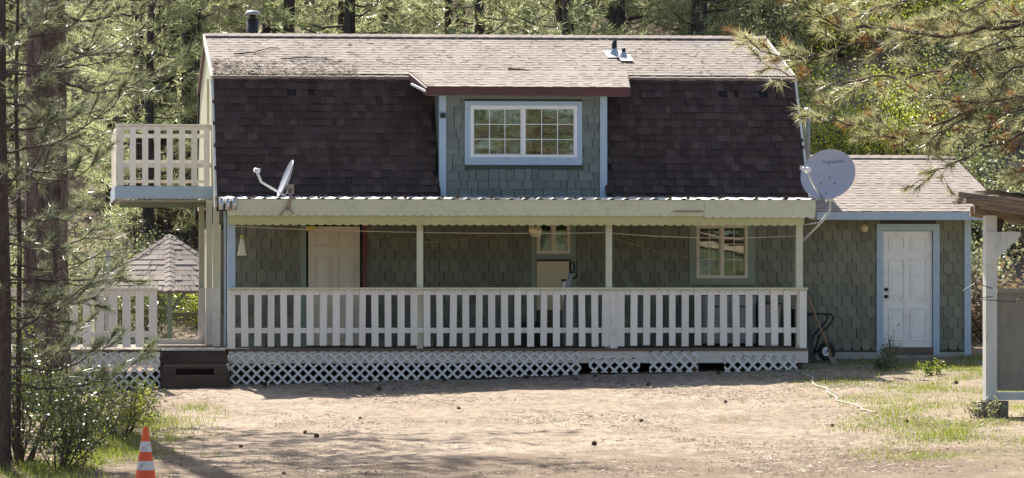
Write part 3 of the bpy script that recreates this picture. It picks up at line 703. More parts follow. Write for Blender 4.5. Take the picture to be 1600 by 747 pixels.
# railing
rail = MB().box(-5.23, 4.84, -2.26, -2.03, 1.612, 1.648).build('top_rail', PALEGREEN, porch)
MB().box(-5.2, 4.80, -2.185, -2.145, 1.52, 1.609).build('upper_rail', WHITE, porch)
MB().box(-5.2, 4.80, -2.185, -2.145, .865, .955).build('lower_rail', WHITE, porch)
pk = MB().box(-.058, .058, -.022, 0, 0, .965).mesh('picket'); pk.materials.append(WHITE)
x = -5.165; i = 0
while x < 4.80:
    wide = 1.0
    if abs(x - 1.30) < .09: wide = 1.9
    piece('picket', pk, WHITE, porch, (x, -2.188, .642 + rnd.uniform(-.012, .012)), (rnd.uniform(-.008, .008), rnd.uniform(-.011, .011), 0), (wide * rnd.uniform(.94, 1.05), 1, 1))
    x += .2245 if wide == 1 else .2245
for x in (-5.165, 1.455, 4.765):
    MB().box(x - .07, x + .055, -2.232, -2.212, .60, 1.60).build('rail_post', WHITE, porch)
# corrugated roof
n_ = 520; vs = []; fs = []
for i in range(n_ + 1):
    xx = -5.36 + (5.02 + 5.36) * i / n_; ph = (xx / .25) % 1.0
    hgt = .024 * max(0, 1 - abs(ph - .5) / .2) ** .6 if abs(ph - .5) < .2 else 0
    hgt += .002 * math.sin(xx * 7)
    for (yy, zz) in ((-2.44, 3.165), (-1.3, 3.21), (-.10, 3.262)):
        vs += [(xx, yy, zz + hgt), (xx, yy, zz + hgt - .004)]
for i in range(n_):
    a = i * 6; b = a + 6
    for k in (0, 2): fs += [(a + k, b + k, b + k + 2, a + k + 2), (a + k + 1, a + k + 3, b + k + 3, b + k + 1)]
    fs += [(a, a + 1, b + 1, b)]
proof = MB().add(vs, fs).build('roof', ROOFMETAL, porch)
for x in np.arange(-5.2, 5.0, .61): MB().bar((x, -2.3, 3.12), (x, -.05, 3.205), .04, .09).build('rafter', PALEGREEN, porch)
def scallop(x0, x1, zt, zb, y, mat, nm, pitch, depth):
    pts = [(x0, zt)]; n = max(2, int(round((x1 - x0) / pitch))); p = (x1 - x0) / n
    for k in range(n):
        for q in range(7): t = q / 7; pts.append((x0 + p * (k + t), zb + depth * (1 - math.sin(math.pi * t) ** .7)))
    pts.append((x1, zb + depth)); pts.append((x1, zt))
    return MB().prism(pts[::-1], y, y + .018).build(nm, mat, porch)
scallop(-5.25, 2.98, 3.155, 2.872, -2.412, PALEGREEN, 'fascia', .152, .022)
scallop(2.985, 4.93, 3.160, 2.845, -2.416, PALEGREEN, 'fascia', .152, .022)
scallop(-5.23, 4.74, 2.95, 2.712, -2.375, VALANCEBOUNCE, 'valance', .152, .026)
MB().box(2.45, 2.96, -2.435, -2.418, 2.945, 2.975).build('loose_strip', TAN, porch)
m_ = MB()
for k in range(3): m_.tube([(-5.36 + .11 * k, -2.46, 3.17), (-5.36 + .11 * k, -2.46, 2.97)], .045, 10)
m_.build('corner_flashing', GALV, porch, True)
# left deck, with its own railing, lattice and the steps between
ldk = thing('side_deck', (-8, -1, 0), 'low side deck left of the steps with white pickets and lattice', 'deck')
dk2 = MB().box(-9.9, -6.42, -2.55, 3.0, .50, .553).box(-6.42, -5.26, -2.0, 3.0, .50, .553).build('deck', DARKWOOD, ldk)
bm2 = MB().box(0, .137, 0, 1, .556, .597).mesh('deck_board'); bm2.materials.append(DECKWOOD)
x = -9.9
while x < -5.35:
    y0 = -2.60 if x < -6.5 else -2.06
    piece('deck_board', bm2, DECKWOOD, dk2, (x, y0, 0), (0, 0, 0), (1, 3.0 - y0, 1)); x += .146
MB().box(-9.9, -6.42, -2.585, -2.552, .33, .55).build('rim_board', RIMWHITE, ldk)
lattice(ldk, -9.9, -6.41, .545, G(-9.9) - .06, G(-6.4) - .06, -2.60)
MB().box(-9.9, -6.44, -2.66, -2.45, 1.612, 1.645).build('top_rail', WHITE, ldk)
MB().box(-9.9, -6.46, -2.585, -2.545, 1.50, 1.61).build('upper_rail', WHITE, ldk)
MB().box(-9.9, -6.46, -2.585, -2.545, .80, .90).build('lower_rail', WHITE, ldk)
pk2 = MB().box(-.07, .07, -.022, 0, 0, .97).mesh('picket'); pk2.materials.append(WHITE)
x = -6.53
while x > -9.9: piece('picket', pk2, WHITE, ldk, (x, -2.588, .63 + rnd.uniform(-.01, .01)), (0, rnd.uniform(-.008, .008), 0)); x -= .2245
for x in (-6.52, -8.2): MB().box(x - .05, x + .05, -2.54, -2.44, .6, 1.62).build('post', WHITE, ldk)
for x in (-7.25, -7.52): MB().box(x - .045, x + .045, -.9, -.8, .6, 2.3).build('tall_post', PALEGREEN if x < -7.4 else PIPEGREY, ldk)
for x, y in ((-5.40, 3.1), (-5.36, 1.2), (-5.30, .05)):
    MB().box(x - .05, x + .05, y - .05, y + .05, .6, 3.25).build('post', PALEGREEN, ldk); MB().box(x - .065, x + .065, y - .075, y - .052, .62, 1.65).build('picket', WHITE, ldk)
MB().box(-6.4, -5.4, 2.95, 3.02, .6, .70).build('kick_board', WHITE, ldk)
# steps
MB().box(-6.42, -5.25, -2.0, -1.96, -.3, .55).build('shade_backing', DARKWOOD, ldk)  # added dark sheet: keeps the riser hole shaded, hides sunlit ground behind
stp = thing('porch_steps', (-5.83, -2.5, -.05), 'dark brown wooden steps up to the porch at its left end', 'steps')
gs = gzf(-5.8, -2.9)
for k, (yf, zt) in enumerate(((-2.06, .595), (-2.42, .375), (-2.76, .155))):
    if k: MB().box(-6.37, -5.27, yf - .02, yf + .33, zt - .045, zt).build('tread', DARKWOOD, stp)
    else: MB().box(-6.37, -5.27, yf - .05, yf - .005, zt - .03, zt + .008).build('tread', RIMWHITE, stp)
MB().box(-6.37, -5.27, -2.40, -2.37, .37 - .0, .55).build('riser', DARKWOOD, stp)
MB().box(-6.37, -6.15, -2.73, -2.70, .157, .33).box(-5.50, -5.27, -2.73, -2.70, .157, .33).box(-6.15, -5.5, -2.73, -2.70, .27, .33).build('riser', DARKWOOD, stp)
MB().box(-6.37, -5.27, -2.775, -2.74, gs - .1, .11).build('riser', DARKWOOD, stp)
for x in (-6.40, -5.265): MB().prism_x([(-2.02, gs - .1), (-2.02, .55), (-2.38, .33), (-2.75, .10), (-2.75, gs - .1)], x, x + .035).build('stringer', DARKWOOD, stp)
# ------------------------------------------------------------------ balcony
bal = thing('balcony', (-6.15, 3, 3.3), 'small white railed balcony on the left gable, blue fascia below', 'balcony')
BX0, BX1, B0, B1 = -7.02, -5.20, 1.5, 4.6
MB().box(BX0, BX1, B0, B1, 3.44, 3.50).build('floor', DECKWOOD, bal)
MB().box(BX0 - .02, BX1, B0 - .04, B0 - .002, 3.27, 3.50).build('fascia', BLUE, bal)
MB().box(BX0 - .04, BX0 - .002, B0 - .0, B1, 3.27, 3.50).build('fascia', BLUE, bal)
n_ = 80; vs = []; fs = []
for i in range(n_ + 1):
    xx = BX0 + (BX1 - BX0) * i / n_; zz = 3.255 + .012 * math.sin(xx * 2 * math.pi / .1)
    vs += [(xx, B0 - .06, zz), (xx, B1, zz), (xx, B0 - .06, zz - .004), (xx, B1, zz - .004)]
for i in range(n_): a = i * 4; fs += [(a, a + 4, a + 5, a + 1), (a + 2, a + 3, a + 7, a + 6), (a, a + 2, a + 6, a + 4)]
MB().add(vs, fs).build('underside_sheet', PIPEGREY, bal)
bp = MB().box(-.055, .055, -.02, 0, 0, 1.08).mesh('picket'); bp.materials.append(WHITE)
bpy_ = MB().box(-.02, 0, -.055, .055, 0, 1.08).mesh('picket'); bpy_.materials.append(WHITE)
for yy in (B0, B1):
    for z0, z1 in ((4.52, 4.60), (4.02, 4.10), (3.66, 3.72)) if yy == B1 else ((4.52, 4.60), (3.84, 3.92)):
        MB().box(BX0 + .02, BX1 - .02, yy + .001, yy + .04, z0, z1).build('rail', WHITE, bal)
    x = BX0 + .06 + (0 if yy == B0 else .1)
    while yy == B0 and x < BX1 - .03: piece('picket', bp, WHITE, bal, (x, yy - .001, 3.51)); x += .224
for z0, z1 in ((4.52, 4.60), (3.84, 3.92)): MB().box(BX0 + .001, BX0 + .04, B0 + .05, B1, z0, z1).build('rail', WHITE, bal)
y = B0 + .12
while y < B1 - .02: piece('picket', bpy_, WHITE, bal, (BX0 - .001, y, 3.51)); y += .224
MB().box(BX0 - .03, BX1, B0 - .045, B0 + .06, 4.602, 4.63).build('cap_rail', WHITE, bal)
for z_, y_ in ((3.2, 2.3), (3.2, 3.6)): MB().box(BX0 + .1, -5.2, y_, y_ + .08, 3.17, 3.235).build('joist', GREENTRIM, bal)
# ------------------------------------------------------------------ dishes
def dish(name, c, n, rad, depth, mat, label):
    t = thing(name, c, label, 'satellite dish'); n = Vector(n).normalized()
    prof = [(rad * k / 10, depth * (k / 10) ** 2) for k in range(0, 11)]
    prof += [(rad * 1.012, depth + .006), (rad * 1.012, depth - .012)] + [(rad * k / 10, depth * (k / 10) ** 2 - .014) for k in range(9, -1, -1)]
    MB().lathe(prof, c, 48, n).build('reflector', mat, t, True)
    return t, n
c = Vector((5.264, -2.0, 3.592)); bd, n1 = dish('satellite_dish', c, (-.42, -.80, .40), .475, .075, DISHGREY, 'large round grey satellite dish at the right end of the porch roof')
up_v = (Vector((0, 0, 1)) - n1 * n1.z).normalized(); rt_v = up_v.cross(n1).normalized()
def on_dish(a, b, off=.012): r2 = (a * a + b * b) / (.475 ** 2); return c + rt_v * a + up_v * b + n1 * (.075 * r2 + off)
for a, b in ((.02, -.03), (-.12, -.15), (.12, -.15), (.0, -.36)):
    MB().lathe([(0, .006), (.011, .005), (.011, -.004)], on_dish(a, b, .002), 8, n1).build('bolt', BLACKMETAL, bd)
fc = bpy.data.curves.new('lettering', 'FONT'); fc.body = 'HughesNet'; fc.size = .088; fc.align_x = 'CENTER'
fo = bpy.data.objects.new('lettering_source', fc); COL.objects.link(fo)
bpy.context.view_layer.update()
tm = bpy.data.meshes.new_from_object(fo.evaluated_get(bpy.context.evaluated_depsgraph_get())); bpy.data.objects.remove(fo)
for v in tm.vertices:
    v.co = on_dish(v.co.x + .06, v.co.y + .235, .003)
tm.materials.clear(); lt = link('lettering', tm, LETTER, bd)
lnb = c + Vector((-.52, -.50, .09)); low = on_dish(-.05, -.45, -.02)
MB().tube([low, low.lerp(lnb, .5) + Vector((0, -.02, -.06)), lnb], .017, 8).build('feed_arm', GALV, bd, True)
MB().lathe([(0, .09), (.05, .085), (.055, .03), (.04, .0), (.03, -.05), (.035, -.10), (0, -.105)], lnb, 14, (c - lnb).normalized()).build('feed_horn', VINYL, bd, True)
MB().box(lnb.x - .10, lnb.x - .01, lnb.y - .03, lnb.y + .03, lnb.z - .0, lnb.z + .07).build('feed_box', DISHGREY, bd)
MB().tube([c - n1 * .03, c - n1 * .10 + Vector((.02, 0, -.16)), (5.30, -1.93, 3.22), (5.29, -1.95, 3.0), (5.20, -1.97, 2.86), (4.80, -2.05, 2.46)], .028, 10).build('mast', GALV, bd, True)
MB().box(5.23, 5.35, -2.0, -1.88, 3.15, 3.27).build('bracket', VINYL, bd)
MB().tube([(5.12, -1.96, 2.78), (4.82, -2.02, 2.74)], .014, 6).build('stay', GALV, bd, True)
c2 = Vector((-4.20, -2.25, 3.50)); sd, n2 = dish('satellite_dish', c2, (-.93, -.07, .37), .335, .055, DISHGREY, 'small edge-on satellite dish with bent arm at left end of porch roof')
l2 = Vector((-4.76, -2.42, 3.65)); k2 = Vector((-4.67, -2.40, 3.45)); s2 = Vector((-4.26, -2.33, 3.22))
MB().tube([c2 + Vector((.03, .04, -.1)), s2, k2, l2], [.016, .02, .02, .024], 8).build('feed_arm', VINYL, sd, True)
MB().tube([l2 + Vector((-.035, -.01, .005)), l2 + Vector((.06, .02, -.01))], .037, 10).build('feed_horn', VINYL, sd, True)
MB().box(-4.22, -4.10, -2.28, -2.16, 3.26, 3.42).build('bracket', TAN, sd)
MB().tube([(-4.15, -2.24, 3.36), (-4.17, -2.42, 3.20), (-4.22, -2.47, 2.98)], [.03, .03, .035], 10).build('mast', TAN, sd, True)
MB().bar((-4.21, -2.45, 3.05), (-4.36, -2.45, 2.87), .02, .03).bar((-4.21, -2.45, 3.0), (-4.12, -2.45, 2.91), .02, .03).build('foot', TAN, sd)

# ------------------------------------------------------------------ things on and by the porch
t = thing('hanging_lantern', (-4.97, -1.9, 2.2), 'cream bell shaped lantern hanging by the left porch post', 'lantern')
MB().lathe([(.0, .30), (.03, .29), (.045, .2), (.062, .1), (.085, .0), (.08, 0), (.03, .18)], (-4.97, -1.9, 2.20), 12).build('shade', CLOTH, t, True)
MB().lathe([(.0, .06), (.03, .04), (.03, .0)], (-4.97, -1.9, 2.50), 10).build('cap', YELLOWTAG, t, True)
MB().tube([(-4.97, -1.9, 2.55), (-4.97, -1.95, 2.95)], .004, 5).build('string', CORD, t)
def sag(p, q, s, n=14): p, q = Vector(p), Vector(q); return [p.lerp(q, i / n) + Vector((0, 0, -s * 4 * (i / n) * (1 - i / n))) for i in range(n + 1)]
tag(MB().tube(sag((-5.1, -1.96, 2.70), (1.375, -1.98, 2.60), .05) + sag((1.375, -1.98, 2.60), (4.72, -1.98, 2.55), .06)[1:], .007, 5).build('clothesline', CORD), 'pale cord strung taut between the porch posts under the roof edge', 'cord')
tag(MB().tube(sag((-1.9, -1.0, 2.48), (.2, -1.0, 2.72), .03) + sag((1.4, -1.0, 2.52), (3.3, -.6, 2.15), .05), .006, 5).build('sagging_cord', BROWNCORD), 'thin brown cord hanging slack inside the porch', 'cord') if False else None
tag(MB().tube(sag((1.42, -1.7, 2.56), (3.4, -.3, 2.16), .06), .006, 5).build('slack_cord', BROWNCORD), 'thin brown cord drooping from third post to the right window', 'cord')
tag(MB().tube(sag((-1.86, -1.7, 2.42), (-.1, -.6, 2.66), .03), .006, 5).build('slack_cord', BROWNCORD), 'thin brown cord rising from second post across the dark wall', 'cord')
t = thing('cloth_bundle', (.14, -1.95, 2.5), 'pale crumpled cloth pegged on the cord beside the small window', 'cloth')
m_ = MB()
for k in range(3):
    a = .06 * k; m_.lathe([(0, .10), (.04, .09), (.06, .03), (.035, -.03), (.05, -.07), (0, -.08)], (.06 + a, -1.97 + .01 * k, 2.615 - .012 * k), 7, (.2 * (k - 1), .3, 1))
m_.build('fold', CREAMPANEL, t)
# pump sprayer like ornament on a stand before the cream panel
t = thing('garden_sprayer', (.92, -.55, .6), 'pale upright sprayer with black looped handles before the cream panel', 'sprayer')
MB().lathe([(0, 0), (.10, 0), (.11, .06), (.11, .72), (.08, .82), (.035, .86), (0, .86)], (.92, -.55, .6), 16).build('tank', GREYBOX, t, True)
MB().tube([(.90, -.55, 1.45), (.93, -.55, 1.72), (.97, -.55, 1.9)], [.045, .035, .04], 10).build('neck', DISHGREY, t, True)
MB().tube([(.82, -.55, 1.45), (.84, -.55, 1.68), (.88, -.55, 1.78)], .028, 8).build('bottle', VINYL, t, True)
MB().tube([(.97, -.55, 1.88), (.95, -.55, 2.02), (.985, -.55, 2.12), (1.03, -.55, 2.09), (1.03, -.55, 1.98), (.99, -.55, 1.92), (1.06, -.55, 1.93), (1.08, -.55, 1.86), (1.02, -.55, 1.80)], .018, 8).build('handle', BLACKPL, t, True)
MB().box(.80, .88, -.59, -.52, 1.76, 1.80).build('cap', BLACKPL, t)
t = thing('porch_cabinet', (3.85, -.35, .6), 'grey low cabinet under the right porch window behind the railing', 'cabinet')
MB().box(3.34, 4.30, -.55, -.08, .66, 1.50).build('case', GREYBOX, t)
for a, b in ((3.37, 3.80), (3.84, 4.27)): d_ = MB().box(a, b, -.575, -.552, .72, 1.45).build('door', GREYBOX, t); MB().box((a + b) / 2 - .05, (a + b) / 2 + .05, -.595, -.577, 1.3, 1.325).build('handle', BLACKMETAL, d_)
MB().box(3.32, 4.32, -.58, -.06, 1.502, 1.54).build('top', DARKWOOD, t)
for x, lab, m_c, h in ((.20, 'dark storage tub on the porch deck left of the sprayer', BLACKPL, .42), (4.52, 'grey brown crate at the right end of the porch deck', TAN, .75)):
    t = thing('storage_tub' if x < 1 else 'crate', (x, -.5, .6), lab, 'storage tub' if x < 1 else 'crate')
    MB().hexa([(x - .15, -.68, .6), (x + .15, -.68, .6), (x + .15, -.35, .6), (x - .15, -.35, .6), (x - .19, -.72, .6 + h), (x + .19, -.72, .6 + h), (x + .19, -.31, .6 + h), (x - .19, -.31, .6 + h)]).build('body', m_c, t)
    MB().box(x - .205, x + .205, -.735, -.295, .6 + h + .001, .63 + h).build('lid', BLACKPL, t)
# wheelbarrow tipped up against the wall
wb = thing('wheelbarrow', (5.5, -.5, .33), 'black wheelbarrow stood on end against green siding by porch corner', 'wheelbarrow')
MB().hexa([(5.06, -.75, .40), (5.34, -.75, .36), (5.34, -.15, .36), (5.06, -.15, .40), (5.02, -.80, 1.27), (5.20, -.68, 1.22), (5.20, -.22, 1.22), (5.02, -.10, 1.27)]).build('tray', BLACKMETAL, wb)
wc = Vector((5.557, -.62, .515))
tr = []
for k in range(13): a = 2 * math.pi * k / 12; tr.append((.125 + .045 * math.cos(a), .045 * math.sin(a)))
wh = MB().lathe(tr, wc, 28, (.15, -1, .05)).build('tyre', RUBBER, wb, True)
MB().lathe([(0, .03), (.03, .03), (.035, .012), (.085, .010), (.098, .026), (.102, .0), (.098, -.026), (0, -.02)], wc, 24, (.15, -1, .05)).build('rim', VINYL, wh, True)
MB().lathe([(0, .045), (.018, .042), (.018, .0)], wc, 10, (.15, -1, .05)).build('hub', BLACKMETAL, wh, True)
for yy in (-.74, -.3):
    MB().tube([(5.30, yy, .46), (5.40, yy, .80), (5.47, yy, .87), (5.62, yy, 1.04), (5.66, yy, 1.12), (5.61, yy, 1.18), (5.35, yy, 1.19), (5.2, yy, 1.16)], .019, 8).build('handle', BLACKMETAL, wb, True)
MB().tube([(5.38, -.5, .5), wc], .018, 8).build('axle_bar', BLACKMETAL, wb, True)
sv = thing('shovel', (5.6, -.85, .33), 'long wooden handled shovel leaning across the wheelbarrow', 'shovel')
MB().tube([(5.14, -.72, 1.62), (5.36, -.80, 1.02), (5.58, -.88, .46)], .021, 10).build('shaft', HANDLE, sv, True)
m_ = MB(); m_.prism([(5.54, .50), (5.58, .44), (5.70, .30), (5.66, .26), (5.60, .28), (5.52, .42)], -.895, -.88); m_.build('blade', TAN, sv)
# rope on the ground
def on_ground(pts, h): return [(x, y, gzf(x, y) + h) for x, y in pts]
rope = []
ctrl = [(4.50, -3.3), (4.40, -4.5), (4.20, -5.2), (4.02, -6.2), (4.05, -6.9), (3.85, -7.8), (3.78, -8.6), (3.60, -9.4), (3.68, -10.3), (3.55, -11.2), (3.62, -11.9)]
for i in range(len(ctrl) - 1):
    for k in range(5): a = k / 5; rope.append((ctrl[i][0] * (1 - a) + ctrl[i + 1][0] * a + .015 * math.sin(i * 9 + k * 2), ctrl[i][1] * (1 - a) + ctrl[i + 1][1] * a))
tag(MB().tube(on_ground(rope, .018), .012, 7).build('rope', BROWNROPE, None, True), 'pale rope trailing across the dirt right of the porch', 'rope')

# ------------------------------------------------------------------ open shed at the right edge
sh = thing('woodshed', (6.2, -10, -.1), 'old open lean-to shed with white post at the right edge', 'shed')
g0 = gzf(5.8, -10)
MB().box(5.70, 5.87, -10.09, -9.92, -.06, 2.72).build('post', OLDWHITE, sh)
MB().box(8.6, 8.75, -10.09, -9.92, -.1, 2.3).build('post', OLDWHITE, sh)
MB().prism([(5.71, 2.47), (5.71, 1.98), (5.76, 1.96), (6.22, 2.41), (6.22, 2.47)], -10.13, -10.092).build('gusset', OLDWHITE, sh)
MB().prism([(5.90, 2.68), (6.02, 2.68), (5.96, 2.40), (5.90, 2.38)], -9.98, -9.92).build('brace', DARKWOOD, sh)
MB().bar((5.55, -10.0, 2.82), (9.0, -10.0, 2.30), .10, .17).build('beam', OLDWOOD, sh); MB().bar((5.75, -9.1, 2.80), (9.0, -9.1, 2.30), .10, .15).build('beam', OLDWOOD, sh)
r_ = random.Random(3)
for k in range(7):
    y = -10.45 + k * .235; a = r_.uniform(-.04, .04); x0 = 5.20 + .16 * (y + 10.45) + r_.uniform(0, .18)
    m_ = MB(); pts = []
    for q in range(8):
        s = q / 7; pts.append((x0 + s * (9.2 - x0), y + .012 * math.sin(q * 2 + k), 3.04 - .50 * s + a * .4 + .02 * math.sin(q * 1.3 + k) - (.10 if q == 0 else 0)))
    for q in range(7): m_.bar(pts[q], pts[q + 1], .20, .038)
    m_.build('roof_board', OLDWOOD, sh)
for k in range(4):
    x0 = 5.16 + .12 * k; MB().bar((x0, -10.5 + .02 * k, 3.02 - .055 * k), (9.1, -10.5 + .02 * k, 2.50 - .05 * k), .05, .085).build('edge_board', OLDWOOD, sh)
m_ = MB(); n_ = 60; vs = []; fs = []
for i in range(n_ + 1):
    s = i / n_; xx = 5.75 + 3.4 * s; zz = 3.10 - .48 * s
    vs += [(xx, -10.4, zz + .012 * math.sin(i * 1.2)), (xx, -9, zz + .012 * math.sin(i * 1.2)), (xx, -10.4, zz + .012 * math.sin(i * 1.2) - .005), (xx, -9, zz - .005 + .012 * math.sin(i * 1.2))]
for i in range(n_): a = i * 4; fs += [(a, a + 4, a + 5, a + 1), (a + 2, a + 3, a + 7, a + 6), (a, a + 2, a + 6, a + 4)]
MB().add(vs, fs).build('metal_sheet', GALV, sh)
MB().box(5.90, 8.6, -9.99, -9.95, .08, 1.55).build('panel', PLY, sh)
MB().box(5.90, 8.6, -10.04, -9.90, 1.552, 1.62).build('panel_cap', PLY, sh)
MB().box(5.885, 8.7, -10.03, -9.92, -.06, .06).build('bottom_plate', OLDWHITE, sh)
for a, b, z1 in ((5.56, 5.69, -.08), (5.70, 5.86, -.065), (5.87, 6.02, -.07)): MB().box(a, b, -10.17, -9.85, g0 - .62, z1).build('footing_block', OLDWOOD, sh)
MB().box(8.5, 8.8, -10.17, -9.85, gzf(8.6, -10) - .2, -.1).build('footing_block', CONCRETE, sh)
m_ = MB().tube([(5.80, -10.10, 1.62), (5.5, -10.2, 1.70), (5.3, -10.25, 1.58)], .006, 5).tube([(5.80, -10.10, 1.50), (5.45, -10.2, 1.46), (6.1, -10.2, 1.42), (6.22, -10.2, 1.50)], .006, 5).build('wire_hook', BLACKMETAL, sh)
sh.scale = (.95, .95, .95); sh.location = Vector((-8.79, -60, 1.53)) * .05 + Vector((6.2, -10, -.1)) * .95      # a slightly smaller shed, standing nearer
# ------------------------------------------------------------------ gazebo behind the house
gb = thing('gazebo', (-5.6, 12, -.5), 'green posted gazebo with pinkish shingle hip roof behind the side deck', 'gazebo')
GC = Vector((-5.6, 12)); GRd = 2.05; ez, az = 1.60, 2.80
mbz = MB(); caps = MB(); n6 = 6; gun = MB(); ro_ = random.Random(4)
ang0 = math.atan2(-72, -3.2)
def gp(a, r, z): return Vector((GC.x + r * math.cos(a), GC.y + r * math.sin(a), z))
for k in range(n6):
    a0 = ang0 + 2 * math.pi * k / n6; a1 = ang0 + 2 * math.pi * (k + 1) / n6
    A_, B_, T_ = gp(a0, GRd, ez), gp(a1, GRd, ez), Vector((GC.x, GC.y, az)); nn_ = (B_ - A_).cross(T_ - A_).normalized()
    gun.add([A_, B_, T_, A_ - Vector((0, 0, .05)), B_ - Vector((0, 0, .05)), T_ - Vector((0, 0, .05))], [(0, 1, 2), (5, 4, 3), (0, 3, 4, 1), (1, 4, 5, 2), (2, 5, 3, 0)])
    for j in range(11):
        t0, t1 = j / 11, min(1, (j + 1.25) / 11); w = (B_ - A_).length * (1 - t0); e = (B_ - A_).normalized(); m = int(w / .2) + 1; cuts = [0] + sorted(ro_.uniform(.05, .95) for _ in range(max(0, m - 1))) + [1]
        P0, P1 = A_.lerp(T_, t0), B_.lerp(T_, t0); Q0, Q1 = A_.lerp(T_, t1), B_.lerp(T_, t1)
        for u, v in zip(cuts[:-1], cuts[1:]):
            hh = ro_.choice([.010, .022]); lo0, lo1, hi0, hi1 = P0.lerp(P1, u), P0.lerp(P1, v - .01), Q0.lerp(Q1, u), Q0.lerp(Q1, v - .01)
            mbz.hexa([lo0, lo1, hi1, hi0, lo0 + nn_ * hh, lo1 + nn_ * hh, hi1 + nn_ * .004, hi0 + nn_ * .004])
groof = gun.build('roof', LIGHTUN, gb); o = mbz.build('roof_shingles', LIGHTSH, groof); o['kind'] = 'stuff'
for k in range(n6):
    a0 = ang0 + 2 * math.pi * k / n6
    for j in range(12):
        t0, t1 = j / 12, (j + 1.3) / 12; p, q = gp(a0, GRd * (1 - t0) + .01, ez + (az - ez) * t0 + .03), gp(a0, GRd * max(0, 1 - t1), ez + (az - ez) * min(1, t1) + .018)
        tn = Vector((-math.sin(a0), math.cos(a0), 0)) * .105
        caps = MB().add([p - tn - Vector((0, 0, .045)), p, p + tn - Vector((0, 0, .045)), q - tn - Vector((0, 0, .04)), q, q + tn - Vector((0, 0, .04))], [(0, 1, 4, 3), (1, 2, 5, 4), (0, 2, 1), (3, 4, 5), (0, 3, 5, 2)])
        caps.build('hip_cap', LIGHTSH, groof)
    pz = gp(a0, GRd - .28, 0); nx_ = gp(a0 + 2 * math.pi / n6, GRd - .28, 0); gg = gzf(pz.x, pz.y) - .1
    MB().box(pz.x - .05, pz.x + .05, pz.y - .05, pz.y + .05, gg, ez + .12).build('post', GAZGREEN, gb)
    MB().bar((pz.x, pz.y, ez + .02), (nx_.x, nx_.y, ez + .02), .06, .14).build('beam', GAZGREEN, gb)
    MB().bar((pz.x, pz.y, gg + .9), (nx_.x, nx_.y, gg + .9), .05, .09).build('rail', GAZGREEN, gb)
    mid = pz.lerp(nx_, .22); MB().bar((pz.x, pz.y, ez - .45), (mid.x, mid.y, ez - .02), .04, .06).build('brace', GAZGREEN, gb)
# ------------------------------------------------------------------ traffic cone
cx_, cy_ = -7.27, -19.1; cz_ = gzf(cx_, cy_)
tc = thing('traffic_cone', (cx_, cy_, cz_), 'orange traffic cone with two worn white bands at lower left', 'traffic cone')
cr = lambda z: .135 - (.135 - .030) * (z - .03) / .68
def cone_seg(z0, z1, mat, nm, ex=0.0, top=False):
    pr_ = [(cr(z0) + ex, z0), (cr((z0 + z1) / 2) + ex, (z0 + z1) / 2), (cr(z1) + ex, z1)]
    if top: pr_ += [(.026, z1 + .012), (.016, z1 + .014), (.014, z1 - .03)]
    MB().lathe(pr_, (cx_, cy_, cz_), 28).build(nm, mat, tc, True)
cone_seg(.03, .71, ORANGE, 'body', 0, True); cone_seg(.42, .545, REFLECT, 'band', .003); cone_seg(.20, .31, REFLECT, 'band', .003)
MB().box(cx_ - .18, cx_ + .18, cy_ - .18, cy_ + .18, cz_ - .01, cz_ + .035).build('base', ORANGE, tc)
# ------------------------------------------------------------------ pine cones, sticks
def pine_cone_mesh():
    mb = MB(); L = .09
    mb.lathe([(0, 0), (.018, .01), (.024, .035), (.016, .07), (0, .088)], (0, 0, 0), 8)
    r_ = random.Random(2)
    for k in range(34):
        t = (k + .5) / 34; a = k * 2.4; z = .006 + L * t * .9; r = .040 * math.sin(math.pi * (.12 + .8 * t)) ** .7 + .006
        d = Vector((math.cos(a), math.sin(a), .35)); s = Vector((-math.sin(a), math.cos(a), 0)) * .011
        b = Vector((0, 0, z)); tip = b + d * r
        mb.add([b - s * .5, b + s * .5, tip + s, tip - s, tip + Vector((0, 0, -.006))], [(0, 1, 2, 3), (3, 2, 4), (0, 3, 4), (1, 4, 2)])
    return mb.mesh('pine_cone')
pcm = pine_cone_mesh(); pcm.materials.append(CONEM)
r_ = random.Random(8)
spots = [(-5.77, -14.28), (-4.79, -12.33), (-4.66, -13.02), (-5.55, -18.18), (-3.73, -10.07), (1.51, -5.03), (2.51, -13.69), (3.63, -13.43), (-2.88, -4.33), (-4.6, -2.6), (6.22, -6.48), (-2.08, -8.82), (-.75, -2.5), (-.17, -2.6), (-3.07, -2.9), (-1.6, -2.7), (.6, -3.3), (1.0, -2.7), (-3.6, -3.2), (-2.4, -2.6), (3.1, -3.0), (.1, -12), (-1.2, -15.5), (2.0, -9.0)]
for x, y in spots:
    o = bpy.data.objects.new('pine_cone', pcm); COL.objects.link(o); s = r_.uniform(.55, .95); o.scale = (s, s, s)
    o.location = (x, y, gzf(x, y) + .035 * s); o.rotation_euler = (R(r_.uniform(70, 100)), r_.uniform(0, 6), r_.uniform(0, 6))
    tag(o, 'brown pine cone in the porch shadow strip' if y > -4.6 else 'brown pine cone on the sunlit dirt yard', 'pine cone', 'pine cones in the porch shadow' if y > -4.6 else 'pine cones on the sunlit dirt')
for k in range(26):
    x = r_.uniform(-5.1, 4.8); y = r_.uniform(-2.42, -2.2); o = bpy.data.objects.new('pine_cone', pcm); COL.objects.link(o); s = r_.uniform(.45, .75); o.scale = (s, s, s)
    o.location = (x, y, 3.172 + .032 * s + .04 * (y + 2.44)); o.rotation_euler = (R(90), r_.uniform(0, 6), r_.uniform(0, 6)); tag(o, 'small pine cone caught along the porch roof edge', 'pine cone', 'pine cones on the porch roof edge')
